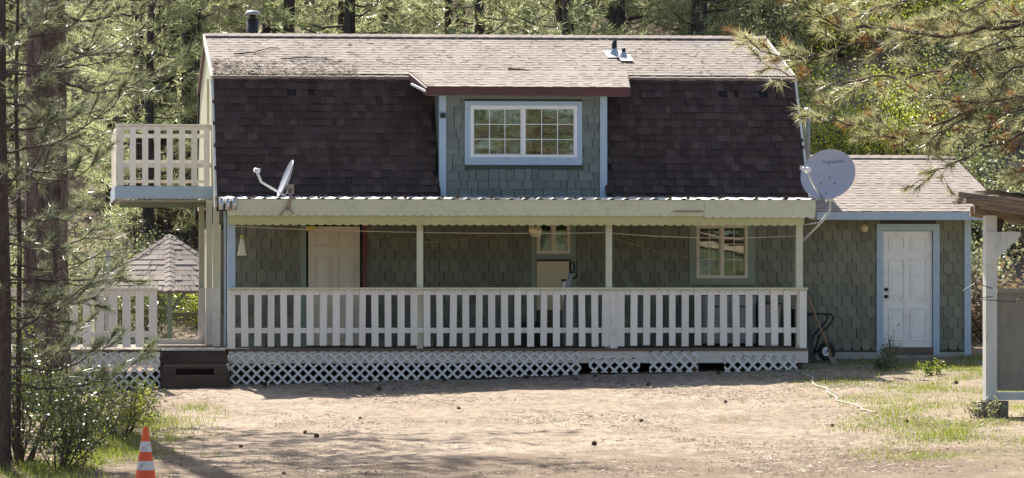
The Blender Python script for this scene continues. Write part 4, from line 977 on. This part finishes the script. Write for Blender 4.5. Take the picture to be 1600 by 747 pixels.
def stick(pts, r, side, label, nm='fallen_branch'):
    m_ = MB(); m_.tube(pts, [r * (1 - .6 * i / (len(pts) - 1)) for i in range(len(pts))], 6)
    for a, b in side: m_.tube([a, b], [r * .6, r * .25], 5)
    return tag(m_.build(nm, TWIGM, None, True), label, 'branch')
def onroof(x, y): return (x, y, ry(y) + .035)
stick([onroof(-4.85, 2.2), onroof(-4.5, 2.3), onroof(-4.15, 2.6), onroof(-3.95, 2.55)], .013, [(onroof(-4.5, 2.3), onroof(-4.3, 2.15))], 'bare fallen branch on the light roof at its left end')
stick([onroof(-4.0, 1.9), onroof(-3.6, 2.0), onroof(-3.2, 1.95), onroof(-2.95, 1.7)], .012, [(onroof(-3.6, 2.0), onroof(-3.4, 2.2)), (onroof(-3.2, 1.95), onroof(-3.0, 2.1))], 'forked fallen branch on the light roof right of the stove pipe')
stick([onroof(.12, 1.35), onroof(.35, 1.3), onroof(.5, 1.25)], .022, [], 'pale stick lying on the roof above the dormer window')

# ------------------------------------------------------------------ vegetation
def needle_tris(P, A, k, l, w, spread, g):
    n = len(P); D = A[:, None, :] * (1 - spread) + g.normal(size=(n, k, 3)) * spread
    D /= np.linalg.norm(D, axis=2, keepdims=True) + 1e-9
    S = np.cross(D, g.normal(size=(n, k, 3))); S /= np.linalg.norm(S, axis=2, keepdims=True) + 1e-9
    ln = l * g.uniform(.65, 1.15, (n, k, 1)); b = P[:, None, :] + A[:, None, :] * g.uniform(-.35, .35, (n, k, 1)) * l
    tip = b + D * ln; tip[:, :, 2] -= ln[:, :, 0] * .08
    V = np.stack([b - S * w / 2, b + S * w / 2, tip], 2).reshape(-1, 3)
    return V
def tri_mesh(name, V): return np_mesh(name, V, np.arange(len(V)).reshape(-1, 3))
def norm(v): return v / (np.linalg.norm(v, axis=-1, keepdims=True) + 1e-9)
def far_pine(H, base_h, cr_, nl, tpl, k, l, w, seed, r0, full=.75):
    g = np.random.default_rng(seed); wood = MB(); P = []; A = []
    lean = g.normal(size=2) * .008 * H
    tp = [(lean[0] * t * t, lean[1] * t * t, H * t) for t in np.linspace(0, 1, 9)]
    tp[0] = (0, 0, -.5)
    wood.tube(tp, [r0 * (1.15 if i == 0 else (1 - .93 * i / 8)) for i in range(9)], 9)
    for i in range(nl):
        t = (i + g.uniform(0, 1)) / nl; h = base_h + (H - base_h) * t * .985; az = i * 2.399 + g.normal() * .3
        L = cr_ * ((1 - t) ** full) * g.uniform(.65, 1.15) * min(1, .55 + 2.2 * t) + .25
        d = np.array([math.cos(az), math.sin(az), 0]); rise = g.uniform(-.22, .25) + .55 * t
        st = np.array([lean[0] * (h / H) ** 2, lean[1] * (h / H) ** 2, h])
        pts = [st + d * L * s + np.array([0, 0, L * (rise * s - .18 * s * (1 - s) * 2 + .12 * s * s)]) for s in (0, .35, .7, 1)]
        wood.tube(pts, [max(.012, r0 * .22 * (1 - t) + .012), .018 + .01 * (1 - t), .012, .006], 4, False)
        m = max(4, int(tpl * (L / cr_ + .15))); s = np.sqrt(g.uniform(.10, 1, m)); lat = np.array([-d[1], d[0], 0])
        ps = st + d * (L * s)[:, None] + np.array([0, 0, 1.]) * (L * (rise * s - .36 * s * (1 - s) + .12 * s * s))[:, None]
        off = g.normal(size=m) * .20 * L * (1.15 - s * .55); ps = ps + lat * off[:, None]; ps[:, 2] += g.normal(size=m) * .10 + .06
        P.append(ps); A.append(norm(d * .7 + lat * np.sign(off)[:, None] * .45 + np.array([0, 0, .45]) + g.normal(size=(m, 3)) * .25))
    P = np.concatenate(P); A = np.concatenate(A)
    return wood, tri_mesh('crown', needle_tris(P, A, k, l, w, .48, g))
def ponderosa_trunk(x, y, r0, H, seed, z0, nv=150, na=56):
    """trunk with plated, furrowed bark relief"""
    g = np.random.default_rng(seed); zs_ = np.concatenate([np.linspace(-.4, 8.0, nv), np.linspace(8.4, H, 16)]); an = np.linspace(0, 2 * math.pi, na, endpoint=False)
    Zg, Ag = np.meshgrid(zs_, an, indexing='ij')
    rel = np.zeros_like(Zg)
    for i in range(14):
        kk = g.integers(4, 17); kz = g.uniform(.4, 3.2); rel += np.sin(kk * Ag + 1.1 * np.sin(kz * Zg + g.uniform(0, 6)) + g.uniform(0, 6)) * np.sin(kz * Zg + g.uniform(0, 6)) / 3
    rr = r0 * (1 - .85 * np.clip(Zg, 0, None) / H) * (1 + .12 * np.exp(-np.clip(Zg, 0, None) * 1.6)) + .022 * np.clip(np.abs(rel) * 1.4 - .4, -1, 1) * np.clip(1 - Zg / H, .1, 1)
    V = np.stack([x + rr * np.cos(Ag), y + rr * np.sin(Ag), Zg + z0], -1).reshape(-1, 3); n1_ = len(zs_); ix = np.arange(n1_ * na).reshape(n1_, na)
    F = np.stack([ix[:-1], np.roll(ix[:-1], -1, 1), np.roll(ix[1:], -1, 1), ix[1:]], -1).reshape(-1, 4)
    return np_mesh('trunk', V, F)
protos = []
for i, (H, bh, cr_, nl, tpl, kk) in enumerate(((15, 1.0, 2.9, 52, 24, 12), (16, 2.0, 3.2, 52, 24, 12), (14, .6, 3.1, 54, 24, 12), (22, 7.5, 2.6, 40, 22, 12))):
    wd_, cm = far_pine(H, bh, cr_, nl, tpl, kk, .34, .030, 100 + i, .24)
    tmh = wd_.mesh('trunk'); tmh.materials.append(BARKGREY); cm.materials.append(NEEDLEFAR); protos.append((H, tmh, cm))
def plant_pine(x, y, H, proto, label, group=None, rz=None, wide=1.0, fixed=False):
    g_ = gzf(x, y)
    if not fixed and y > 3: H = min(H, 1.04 * (y - 3.5) + 5.6 - g_)
    Hp, tmh, cm = protos[proto]; s = H / Hp
    t = thing('pine_tree', (x, y, g_), label, 'pine tree', group)
    t.rotation_euler = (0, 0, rnd.uniform(0, 6.28) if rz is None else rz); t.scale = (s * wide, s * wide, s)
    for nm, me in (('trunk', tmh), ('crown', cm)):
        o = bpy.data.objects.new(nm, me); COL.objects.link(o); o.parent = t
    return t
# trunks standing out between the balcony and the roof, and above the roof
for x, y, H, pr_, lab in ((-5.05, 34, 24, 3, 'dark trunked pine beyond the balcony, left of a close group of trunks'), (-4.55, 36, 24, 3, 'dark trunked pine beyond the balcony, second of a close group'),
                          (-4.15, 33, 23, 3, 'dark trunked pine beyond the balcony nearest the gable'), (-1.6, 30, 20, 3, 'pine with dark trunk rising right of the stove pipe'),
                          (4.9, 30, 22, 3, 'pine with dark trunk above the roof ridge left of the vent pipes'), (6.0, 31, 20, 1, 'pine with slim trunk above the ridge behind the vent pipes')):
    plant_pine(x, y, H, pr_, lab)
r_ = random.Random(77); placed = [(4.2, 19.5), (5.9, 22.5), (7.4, 20.0), (8.3, 24.0), (2.4, 21.5), (6.6, 27.0), (9.4, 27.5), (3.8, 25.5)]
for tries in range(4000):
    y = r_.uniform(23, 88); xmin = -8.79 - .0058 * (y + 60) - 3; xmax = -8.79 + .302 * (y + 60) + 3
    x = r_.uniform(xmin, xmax); uu = (x + 8.79) / (y + 60)
    md = 3.6 if y < 50 else 4.2
    if uu > .228 and y < 70 and r_.random() < .98: continue        # the right hillside is open brush
    if any((x - a) ** 2 + (y - b) ** 2 < md * md for a, b in placed): continue
    placed.append((x, y))
    if len(placed) > 84: break
for x, y in placed:
    uu = (x + 8.79) / (y + 60)
    dist = 'nearer' if y < 42 else 'farther'
    bins = ((.022, 'in the woods behind the big furrowed trunk'), (.045, 'in the woods over the side deck'), (.068, 'in the woods behind the white balcony'), (.10, 'showing over the roof near the stove pipe'),
            (.135, 'showing over the ridge left of the dormer'), (.17, 'showing over the ridge above the dormer'), (.20, 'showing over the ridge behind the vent pipes'), (.228, 'showing over the right end of the ridge'), (9, 'on the brushy hillside right of the house'))
    where = next(q for lim, q in bins if uu < lim); lab = dist + ' green pine ' + where; gr = dist + ' pines ' + where
    plant_pine(x, y, r_.uniform(8, 14) if y < 45 else r_.uniform(11, 17), r_.choice([0, 0, 1, 2, 2]), lab, gr, None, r_.uniform(.9, 1.25))
for x, y in ((-4, -84), (1, -80), (5.5, -86), (10, -82), (14, -88), (18, -83), (23, -87), (28, -84), (33, -90), (12, -97), (20, -96)):
    plant_pine(x, y, r_.uniform(19, 26), r_.choice([0, 1, 2]), 'pine standing behind the viewer, seen only mirrored in the window panes', 'pines mirrored in the windows', None, 1.3)

def leaf_mesh(C, D, size, g, name='leaves'):
    n = len(C); S = norm(np.cross(D, g.normal(size=(n, 3)))); sz = size * g.uniform(.6, 1.25, (n, 1)); D = norm(D)
    V = np.stack([C, C + D * sz * .5 + S * sz * .30, C + D * sz, C + D * sz * .5 - S * sz * .30], 1).reshape(-1, 3)
    return np_mesh(name, V, np.arange(n * 4).reshape(-1, 4))
def shrub(x, y, h, rad, nst, nleaf, size, mat, seed, label, group=None, cat='shrub', name='shrub', clump=.22, stem_mat=None, flat=False):
    g = np.random.default_rng(seed); g_ = gzf(x, y); t = thing(name, (x, y, g_), label, cat, group); wood = MB(); tips = []; wts = []
    for i in range(nst):
        az = g.uniform(0, 6.28); rr = rad * math.sqrt(g.uniform(.05, 1)); hh = h * g.uniform(.55, 1.0) * (1 - .35 * (rr / rad) ** 2)
        end = np.array([x + rr * math.cos(az), y + rr * math.sin(az), g_ + hh]); st = np.array([x + .15 * rad * math.cos(az), y + .15 * rad * math.sin(az), g_ - .05])
        mid = (st + end) / 2 + g.normal(size=3) * .08 * h
        wood.tube([st, mid, end], [.006 + .008 * h, .004 + .005 * h, .003], 4, False)
        for q in range(4):
            s = g.uniform(.3, 1); b = (st * (1 - s) + end * s); e = b + g.normal(size=3) * np.array([.28, .28, .2]) * h * .55
            e[2] = max(e[2], g_ + .08); wood.tube([b, e], [.004 + .003 * h, .002], 3, False); tips.append(e); tips.append((b + e) / 2)
        tips.append(end)
    tips = np.array(tips); pick = tips[g.integers(0, len(tips), nleaf)]
    C = pick + g.normal(size=(nleaf, 3)) * clump * h * .45; C[:, 2] = np.maximum(C[:, 2], g_ + .02)
    D = norm(g.normal(size=(nleaf, 3)) + np.array([0, 0, .25]))
    wood.build('stems', stem_mat or TWIGM, t)
    link('leaves', leaf_mesh(C, D, size, g), mat, t)
    return t
# left foreground shrubs
shrub(-8.75, -15.4, 1.9, .75, 13, 2600, .065, LEAF, 1, 'dark leafy shrub at the lower left beside the thin trunk')
shrub(-8.0, -13.2, 1.35, .75, 13, 2200, .055, LEAF, 2, 'leafy green shrub hiding the left lattice')
shrub(-7.15, -9.6, .75, .6, 12, 900, .050, LEAF, 3, 'low loose shrub before the lattice left of the steps')
shrub(-8.3, -16.6, 1.0, .6, 12, 2300, .055, LEAF, 4, 'low dense shrub left of the traffic cone')
shrub(-9.0, -11.0, 2.0, .6, 13, 1400, .055, LEAF, 5, 'tall thin shrub before the side deck railing')
shrub(-7.35, -12.0, .9, .45, 12, 1100, .05, LEAFYEL, 6, 'sunlit yellow green sprigs in front of the lattice')
shrub(6.32, -2.0, .62, .22, 7, 260, .05, LEAFGREY, 7, 'weed with pale leaves before the white wing door', cat='weed', name='weed')
shrub(6.45, -4.6, .30, .30, 8, 330, .05, GRASSM, 8, 'low green weed on the grass before the wing', cat='weed', name='weed')
shrub(4.85, -12.9, .30, .3, 9, 300, .05, LEAFGREY, 9, 'small weeds at the foot of the shed post', cat='weed', name='weed')
shrub(6.05, -2.9, .22, .3, 8, 260, .05, LEAF, 10, 'flat dark weed between wheelbarrow and wing door', cat='weed', name='weed')
# hillside brush on the right and behind
shrub(9.3, 15.0, 3.0, 1.4, 30, 8500, .075, LEAFYEL, 20, 'bright yellow green bush behind the flue pipe', 'brush on the right hillside', 'bush', 'bush')
shrub(10.9, 16.0, 2.6, 1.5, 28, 7000, .075, LEAFYEL, 21, 'yellow green bush over the wing roof', 'brush on the right hillside', 'bush', 'bush')
shrub(10.2, 26, 2.6, 1.6, 24, 6000, .08, LEAFGREY, 22, 'pale grey green bush high on the hillside', 'brush on the right hillside', 'bush', 'bush')
r2 = random.Random(5); bp_ = []
for k in range(2000):
    y = r2.uniform(13, 62); x = r2.uniform(-8.79 + .2 * (y + 60), -8.79 + .31 * (y + 60))
    if any((x - a) ** 2 + (y - b) ** 2 < 3.4 for a, b in bp_) or (abs(x - 9.5) < 1.4 and abs(y - 15.5) < 1.5): continue
    bp_.append((x, y))
    if len(bp_) >= 74: break
bush_me = {}
def copy_bush(src, x, y, s, rz, label, group):
    t = thing('bush', (x, y, gzf(x, y)), label, 'bush', group); t.scale = (s, s, s * .9); t.rotation_euler = (0, 0, rz)
    for me in src:
        o = bpy.data.objects.new(me[0], me[1]); COL.objects.link(o); o.parent = t
def bush_src(seed, mat, size, nleaf):
    t = shrub(0, 200, 1.7, 1.35, 22, nleaf, size, mat, seed, 'x', None, 'bush', 'bush', .26)
    out = []; z0 = gzf(0, 200)
    for ch in list(t.children):
        me = ch.data; me.transform(Matrix.Translation((0, -200, -z0))); out.append((ch.name.split('.')[0], me)); bpy.data.objects.remove(ch)
    bpy.data.objects.remove(t); return out
srcs = [('pale grey green bush on the dry hillside right of the house', bush_src(60, LEAFGREY, .075, 5200)), ('yellow green bush on the dry hillside right of the house', bush_src(61, LEAFYEL, .075, 4200)),
        ('dark green bush on the dry hillside right of the house', bush_src(62, LEAF, .075, 4600)), ('brown dry brush on the hillside right of the house', bush_src(63, LEAFDRY, .10, 1800))]
def hill_label(k, x, y):
    kind = ['pale grey green bush', 'yellow green bush', 'dark green bush', 'brown dry brush'][k]; uu = (x + 8.79) / (y + 60)
    row = 'low on the hillside' if y < 26 else ('halfway up the hillside' if y < 42 else 'high on the hillside')
    side = 'beside the dark roof edge' if uu < .235 else ('above the large dish' if uu < .258 else ('above the wing roof' if uu < .28 else 'above the old shed'))
    lab = kind + ' ' + row + ' ' + side; return lab, lab.replace(' bush ', ' bushes ')
for x, y in bp_:
    k = r2.choice([0, 0, 0, 1, 1, 2, 3]); copy_bush(srcs[k][1], x, y, r2.uniform(.9, 1.6), r2.uniform(0, 6), *hill_label(k, x, y))
for x, y, k in ((-9.5, 16, 0), (-8.2, 18.5, 0), (-7.2, 16.2, 3), (-5.6, 17.5, 0), (-4.5, 16, 1), (-9.4, 20, 2), (-6.6, 21, 0), (-3.9, 20, 2), (-8.0, 14.3, 0), (-6.2, 14.9, 2)):
    copy_bush(srcs[k][1], x, y, r2.uniform(.8, 1.2), r2.uniform(0, 6), ['pale grey green bush', 'yellow green bush', 'dark green bush', 'brown dry brush'][k] + ' in the woods behind the gazebo', 'brush behind the gazebo')
for x, y in ((9.4, 6.5), (10.3, 8.2), (9.3, 10.5), (11.0, 11.5), (10.2, 4.5)):
    copy_bush(srcs[3 if y < 8 else 0][1], x, y, r2.uniform(.9, 1.3), r2.uniform(0, 6), 'dry brush behind the wing, left of the shed post', 'brush behind the wing')

# ---- near pines with real twigs
def limb_twigs(pts, r0, g, wood, P, A, twig_gap=.16, tl=(.25, .6), start=.2, dead=False, ups=.2):
    pts = [np.array(p, float) for p in pts]; seg = [np.linalg.norm(pts[i + 1] - pts[i]) for i in range(len(pts) - 1)]; Lt = sum(seg)
    def at(s):
        d = s * Lt
        for i, q in enumerate(seg):
            if d <= q or i == len(seg) - 1: return pts[i] + (pts[i + 1] - pts[i]) * min(1, d / q), norm(pts[i + 1] - pts[i])
            d -= q
    m = max(6, int(Lt / .12)); fine = []
    wob = np.cumsum(g.normal(size=(m + 1, 3)) * .022, 0)
    for i in range(m + 1): fine.append(at(i / m)[0] + wob[i])
    wood.tube([tuple(p) for p in fine], [max(.004, r0 * (1 - .8 * i / m)) for i in range(m + 1)], 6, False)
    s = start; side = 1
    while s < 1:
        i = min(m, int(s * m)); b = fine[i]; _, tg = at(s); side = -side
        lat = norm(np.cross(tg, [0, 0, 1]) * side + np.array([0, 0, g.normal() * .55 + ups])); ln = g.uniform(*tl) * (1.15 - .5 * s)
        d = norm(tg * .75 + lat * g.uniform(.5, 1.0)); e = b + d * ln + np.array([0, 0, .10 * ln]); md = b + d * ln * .5 + g.normal(size=3) * .02
        wood.tube([tuple(b), tuple(md), tuple(e)], [.007, .005, .004], 4, False)
        if not dead:
            for q in (1.0, .78, .55) if g.random() < .8 else (1.0,):
                P.append(b + (e - b) * q); A.append(norm(d + np.array([0, 0, .25])))
            if g.random() < .5:
                e2 = md + norm(d + g.normal(size=3) * .6) * ln * .45; wood.tube([tuple(md), tuple(e2)], [.004, .003], 3, False); P.append(e2); A.append(norm(e2 - md))
        s += twig_gap / Lt * g.uniform(.6, 1.5)
    if not dead: P.append(fine[-1]); A.append(norm(fine[-1] - fine[-2])); P.append(fine[-2]); A.append(norm(fine[-1] - fine[-3]))
def curved(p, az, L, rise, droop, n=6):
    p = np.array(p, float); d = np.array([math.cos(az), math.sin(az), 0])
    return [p + d * L * s + np.array([0, 0, L * (rise * s - droop * s * (1 - s) * 2 + .15 * s ** 3)]) for s in np.linspace(0, 1, n)]
# slim pine at the left edge, its limbs reaching into view
g = np.random.default_rng(31); wood = MB(); P = []; A = []
bx, by = -9.0, -16.6; bz = gzf(bx, by)
wood.tube([(bx, by, bz - .3), (bx + .02, by, bz + 2), (bx - .03, by + .02, bz + 4.5), (bx, by, bz + 9.5)], [.10, .085, .07, .02], 12)
for i in range(23):
    h = .9 + 5.9 * (i + g.uniform(0, 1)) / 23; az = g.normal() * .75; L = g.uniform(1.0, 2.5) * (1 - .05 * h)
    limb_twigs(curved((bx, by, bz + h), az, L, g.uniform(-.10, .30), .10), .018, g, wood, P, A, .19)
for i in range(16):
    h = 2 + 7 * (i + .5) / 16; limb_twigs(curved((bx, by, bz + h), math.pi + g.normal() * .8, g.uniform(.8, 1.8), .2, .1), .016, g, wood, P, A, .22)
for i in range(7): limb_twigs(curved((bx, by, bz + g.uniform(1.5, 5.5)), g.normal() * .5, g.uniform(1.2, 2.4), g.uniform(-.1, .3), .05), .014, g, wood, P, A, .35, (.15, .45), .3, True)
t = thing('pine_tree', (bx, by, bz), 'slim pine at the left edge with long needled limbs', 'pine tree'); wood.build('trunk', TWIGM, t)
P = np.array(P); A = np.array(A)
link('crown', tri_mesh('crown', needle_tris(P, A, 40, .19, .008, .34, g)), NEEDLE, t)
# leaning dead sapling
bx2, by2 = -8.82, -15.9; t = thing('dead_sapling', (bx2, by2, gzf(bx2, by2)), 'thin bare dead stem in front of the big trunk', 'dead tree')
wood = MB(); wood.tube([(bx2, by2, gzf(bx2, by2) - .1), (bx2 + .03, by2, 2.2), (bx2 - .02, by2, 4), (bx2 + .04, by2, 7)], [.04, .034, .028, .012], 8)
for i in range(14): limb_twigs(curved((bx2, by2, 1.2 + i * .35), g.normal() * .8, g.uniform(.5, 1.4), g.uniform(-.15, .3), .1), .009, g, wood, [], [], .3, (.1, .35), .3, True)
wood.build('trunk', TWIGM, t)
# big ponderosa: furrowed trunk, high crown casting the streaked shade on the yard
px, py, H = -8.37, -6.0, 23.0; pz = gzf(px, py)
t = thing('pine_tree', (px, py, pz), 'big old pine with furrowed reddish trunk before the side deck', 'pine tree')
link('trunk', ponderosa_trunk(px, py, .385, H, 5, pz), BARK, t, True)
wd_, cm = far_pine(H, 7.6, 4.9, 34, 26, 15, .24, .022, 555, .02, .55)
cm.transform(Matrix.Translation((px, py, pz))); cm.name = 'crown'; link('crown', cm, NEEDLEFAR, t)
for q in range(len(wd_.v)): wd_.v[q] = (wd_.v[q][0] + px, wd_.v[q][1] + py, wd_.v[q][2] + pz)
wd_.build('limbs', TWIGM, t)
wood = MB(); P = []; A = []
for h, az, L in ((5.2, -.3, 1.9), (5.9, .5, 1.7), (6.6, -1.0, 2.4), (4.6, -2.2, 1.4), (6.9, .1, 3.0), (6.3, -.6, 2.6)):
    limb_twigs(curved((px, py, pz + h), az, L, -.05, .15), .03, g, wood, P, A, .18)
for i in range(15):
    h = 6.6 + 6.4 * i / 14 + g.uniform(-.2, .2)
    limb_twigs(curved((px, py, pz + h), g.uniform(-.75, .35), g.uniform(3.6, 6.2) - .12 * (h - 6.6), .02, .06, 8), .055, g, wood, P, A, .23, (.3, .8), .3)
wood.build('lower_limbs', TWIGM, t); P = np.array(P); A = np.array(A); link('lower_needles', tri_mesh('lower_needles', needle_tris(P, A, 28, .20, .013, .36, g)), NEEDLE, t)
# pine outside the right edge, limbs hanging into view
rx, ryy, H = 5.6, -20.4, 15.0; rz_ = gzf(rx, ryy)
t = thing('pine_tree', (rx, ryy, rz_), 'pine whose drooping needled limbs hang in from the upper right', 'pine tree')
wood = MB(); wood.tube([(rx, ryy, rz_ - .3), (rx, ryy, rz_ + 4), (rx + .1, ryy, rz_ + 9), (rx, ryy, rz_ + H)], [.24, .2, .14, .03], 14)
P = []; A = []; g = np.random.default_rng(91)
limbs = [([(5.6, -20.4, 4.9), (3.6, -20.0, 4.77), (2.35, -20.1, 4.53), (1.17, -19.8, 4.60), (.35, -19.9, 4.86)], .04), ([(5.6, -20.4, 4.2), (3.6, -20.3, 3.92), (2.5, -20.4, 3.80), (1.72, -20.2, 3.45), (1.02, -20.3, 3.6), (.5, -20.2, 3.78)], .034),
         ([(5.6, -20.4, 3.9), (3.6, -20.7, 3.6), (2.8, -20.8, 3.27), (2.1, -20.9, 3.02), (1.95, -21, 2.86)], .03), ([(5.6, -20.4, 5.4), (3.6, -20.0, 5.24), (2.35, -19.6, 5.15), (1.4, -19.5, 5.0), (.6, -19.4, 5.12)], .04),
         ([(5.6, -20.4, 4.5), (3.0, -20.9, 4.25), (2.4, -21, 3.72), (1.85, -21.1, 3.3)], .03), ([(5.6, -20.4, 4.6), (3.4, -19.5, 4.55), (2.2, -19.2, 4.2), (1.3, -19.0, 4.1), (.55, -18.9, 4.35)], .032),
         ([(5.6, -20.4, 5.0), (3.3, -19.2, 5.0), (1.9, -18.9, 4.7), (.8, -18.8, 4.55), (.1, -18.8, 4.75)], .03), ([(5.6, -20.4, 4.0), (3.9, -20.0, 3.95), (3.1, -19.8, 3.6), (2.5, -19.7, 3.3)], .03),
         ([(5.6, -20.4, 3.6), (4.1, -20.8, 3.5), (3.3, -20.9, 3.2), (2.85, -20.9, 3.05)], .025), ([(5.6, -20.4, 5.9), (3.5, -20.8, 5.6), (2.3, -20.9, 5.2), (1.5, -21.0, 4.85), (1.0, -21, 4.7)], .035),
         ([(5.6, -20.4, 4.4), (3.8, -21.2, 4.3), (2.9, -21.3, 4.0), (2.2, -21.4, 3.9), (1.5, -21.4, 4.0)], .03), ([(5.6, -20.4, 5.6), (3.8, -20.2, 5.5), (2.9, -20.1, 5.0), (2.2, -20.0, 4.75)], .03)]
for pts, r0_ in limbs: limb_twigs(pts, r0_, g, wood, P, A, .135, (.25, .66), .28, False, .0)
for i in range(9): limb_twigs(curved((rx, ryy, rz_ + 7.5 + i * .8), i * 2.4, 2.2 - i * .15, .1, .12), .025, g, wood, P, A, .4)
for pts in ([(5.6, -20.4, 4.7), (3.2, -20.2, 4.45), (2.4, -20.2, 4.1), (2.2, -20.1, 3.6)], [(5.6, -20.4, 4.1), (3.2, -20.6, 3.75), (2.7, -20.6, 3.95), (2.2, -20.5, 4.3)]): limb_twigs(pts, .022, g, wood, [], [], .22, (.2, .5), .35, True)
wood.build('trunk', TWIGM, t); P = np.array(P); A = np.array(A); sel = g.random(len(P))
link('crown', tri_mesh('crown', needle_tris(P[sel > .15], A[sel > .15], 40, .18, .008, .34, g)), NEEDLEOLIVE, t)
link('dry_needles', tri_mesh('dry_needles', needle_tris(P[sel <= .15], A[sel <= .15], 30, .15, .0075, .4, g)), NEEDLEDRY, t)

# ------------------------------------------------------------------ grass and litter
def grass_points(n, fn, box, g):
    x = g.uniform(box[0], box[1], n); y = g.uniform(box[2], box[3], n); k = g.random(n) < fn(x, y); return x[k], y[k]
def wave(x, y, s, sd):
    q = np.random.default_rng(sd); v = np.zeros_like(x)
    for i in range(9): a = q.uniform(0, 6.28); f_ = s * q.uniform(.5, 2.2); v += np.sin((x * math.cos(a) + y * math.sin(a)) * f_ + q.uniform(0, 6.28))
    return v / 4
g = np.random.default_rng(12)
def dens_r(x, y):
    u = x - (4.6 + (y + 8) * .17); e = 1 / (1 + np.exp(-u * 1.5)); return np.clip(e * np.clip(.17 + wave(x, y, 2.3, 3) * .55, 0.03, 1), 0, 1) * (y < -.1)
def dens_l(x, y): e = np.exp(-((x + 7.25 - (y + 11.5) * .14) / .75) ** 2); return np.clip(e * (.55 + wave(x, y, 1.6, 4) * .5), 0, 1)
x1, y1 = grass_points(330000, dens_r, (1.0, 10, -19, -.15), g); x2, y2 = grass_points(42000, dens_l, (-9.6, -5.6, -19, -6.5), g)
x3, y3 = grass_points(9000, lambda x, y: np.clip(wave(x, y, 2, 9) - .15, 0, .6), (2.6, 4.9, -2.6, -2.1), g)
gx = np.concatenate([x1, x2, x3]); gy = np.concatenate([y1, y2, y3]); n = len(gx)
hh = g.uniform(.02, .075, n) * np.where(gx < -5, 1.5, 1.0) * (1 + .8 * np.clip(wave(gx, gy, 2.2, 6), 0, 1)); b = np.stack([gx, gy, gz(gx, gy) - .004], 1)
a = g.uniform(0, 6.28, n); s = np.stack([np.cos(a), np.sin(a), 0 * a], 1) * .006; ln = np.stack([g.normal(size=n) * .35, g.normal(size=n) * .35, np.ones(n)], 1) * hh[:, None]
V = np.stack([b - s, b + s, b + ln], 1).reshape(-1, 3)
tag(link('grass', tri_mesh('grass', V), GRASSM), 'short patchy spring grass over the dirt yard', 'grass', None, 'stuff')
n = 60000; lx = g.uniform(-9.5, 9, n); ly = g.uniform(-20.5, -2.2, n); keep = (g.random(n) < np.clip(.20 + .75 * wave(lx, ly, .9, 15) + .5 * (ly < -15.5) * (lx > 0), .05, 1)); lx, ly = lx[keep], ly[keep]; n = len(lx)
a = g.uniform(0, 6.28, n); ll = .008 + .06 * g.random(n) ** 4; ww = .003 + .006 * g.random(n)
d = np.stack([np.cos(a), np.sin(a), g.normal(size=n) * .15], 1) * ll[:, None]; s = np.stack([-np.sin(a), np.cos(a), 0 * a], 1) * ww[:, None]
c = np.stack([lx, ly, gz(lx, ly) + .012], 1); upv = np.array([0, 0, 1.]) * (ww * .9)[:, None]
V = np.stack([c - d - s, c + d - s, c + d + s, c - d + s, c - d * .8 + upv, c + d * .8 + upv], 1).reshape(-1, 3)
base = np.arange(n)[:, None] * 6; F = np.concatenate([base + np.array([q]) for q in ((0, 1, 5, 4), (3, 4, 5, 2), (0, 4, 3, 3), (1, 2, 5, 5))], 0)
tris = np.concatenate([base + np.array([q]) for q in ((0, 1, 5), (0, 5, 4), (3, 4, 5), (3, 5, 2), (0, 4, 3), (1, 2, 5))], 0)
tag(link('litter', np_mesh('litter', V, tris), LITTER), 'bark chips, twigs and needle litter scattered over the dirt', 'litter', None, 'stuff')
n = 1500; q = g.random(n); lx = np.where(q < .7, -5.25 + 2.6 * g.random(n) ** 1.6, g.uniform(-5.2, 5.2, n)); ly = np.where(q < .7, .98 + .9 * g.random(n) ** 2, g.uniform(1, 3.4, n))
lx = np.where((lx > -1.8) & (lx < 2.3) & (ly < 1.2), lx - 3.6, lx)
a = g.uniform(0, 6.28, n); ll = .015 + .05 * g.random(n); d = np.stack([np.cos(a), np.sin(a), .36 * np.sin(a)], 1) * ll[:, None]; s_ = np.stack([-np.sin(a), np.cos(a), .36 * np.cos(a)], 1) * .004
c = np.stack([lx, ly, BZ + (RZ - BZ) * (ly - BY) / (RY - BY) + .018], 1); V = np.stack([c - d - s_, c + d - s_, c + d + s_, c - d - s_ + [0, 0, .006], c + d + [0, 0, .006], c - d + s_], 1).reshape(-1, 3)
base = np.arange(n)[:, None] * 6; tris = np.concatenate([base + np.array([q_]) for q_ in ((0, 1, 4), (0, 4, 3), (5, 3, 4), (5, 4, 2))], 0)
tag(link('needle_drift', np_mesh('needle_drift', V, tris), LITTER), 'drift of fallen tan needles on the light upper roof', 'litter', None, 'stuff')
for o in bpy.data.objects:
    if '_root' in o: del o['_root']
print('objects', len(bpy.data.objects), 'tris', sum(sum(len(p.vertices) - 2 for p in m.polygons) for m in bpy.data.meshes if m.users) if False else '')
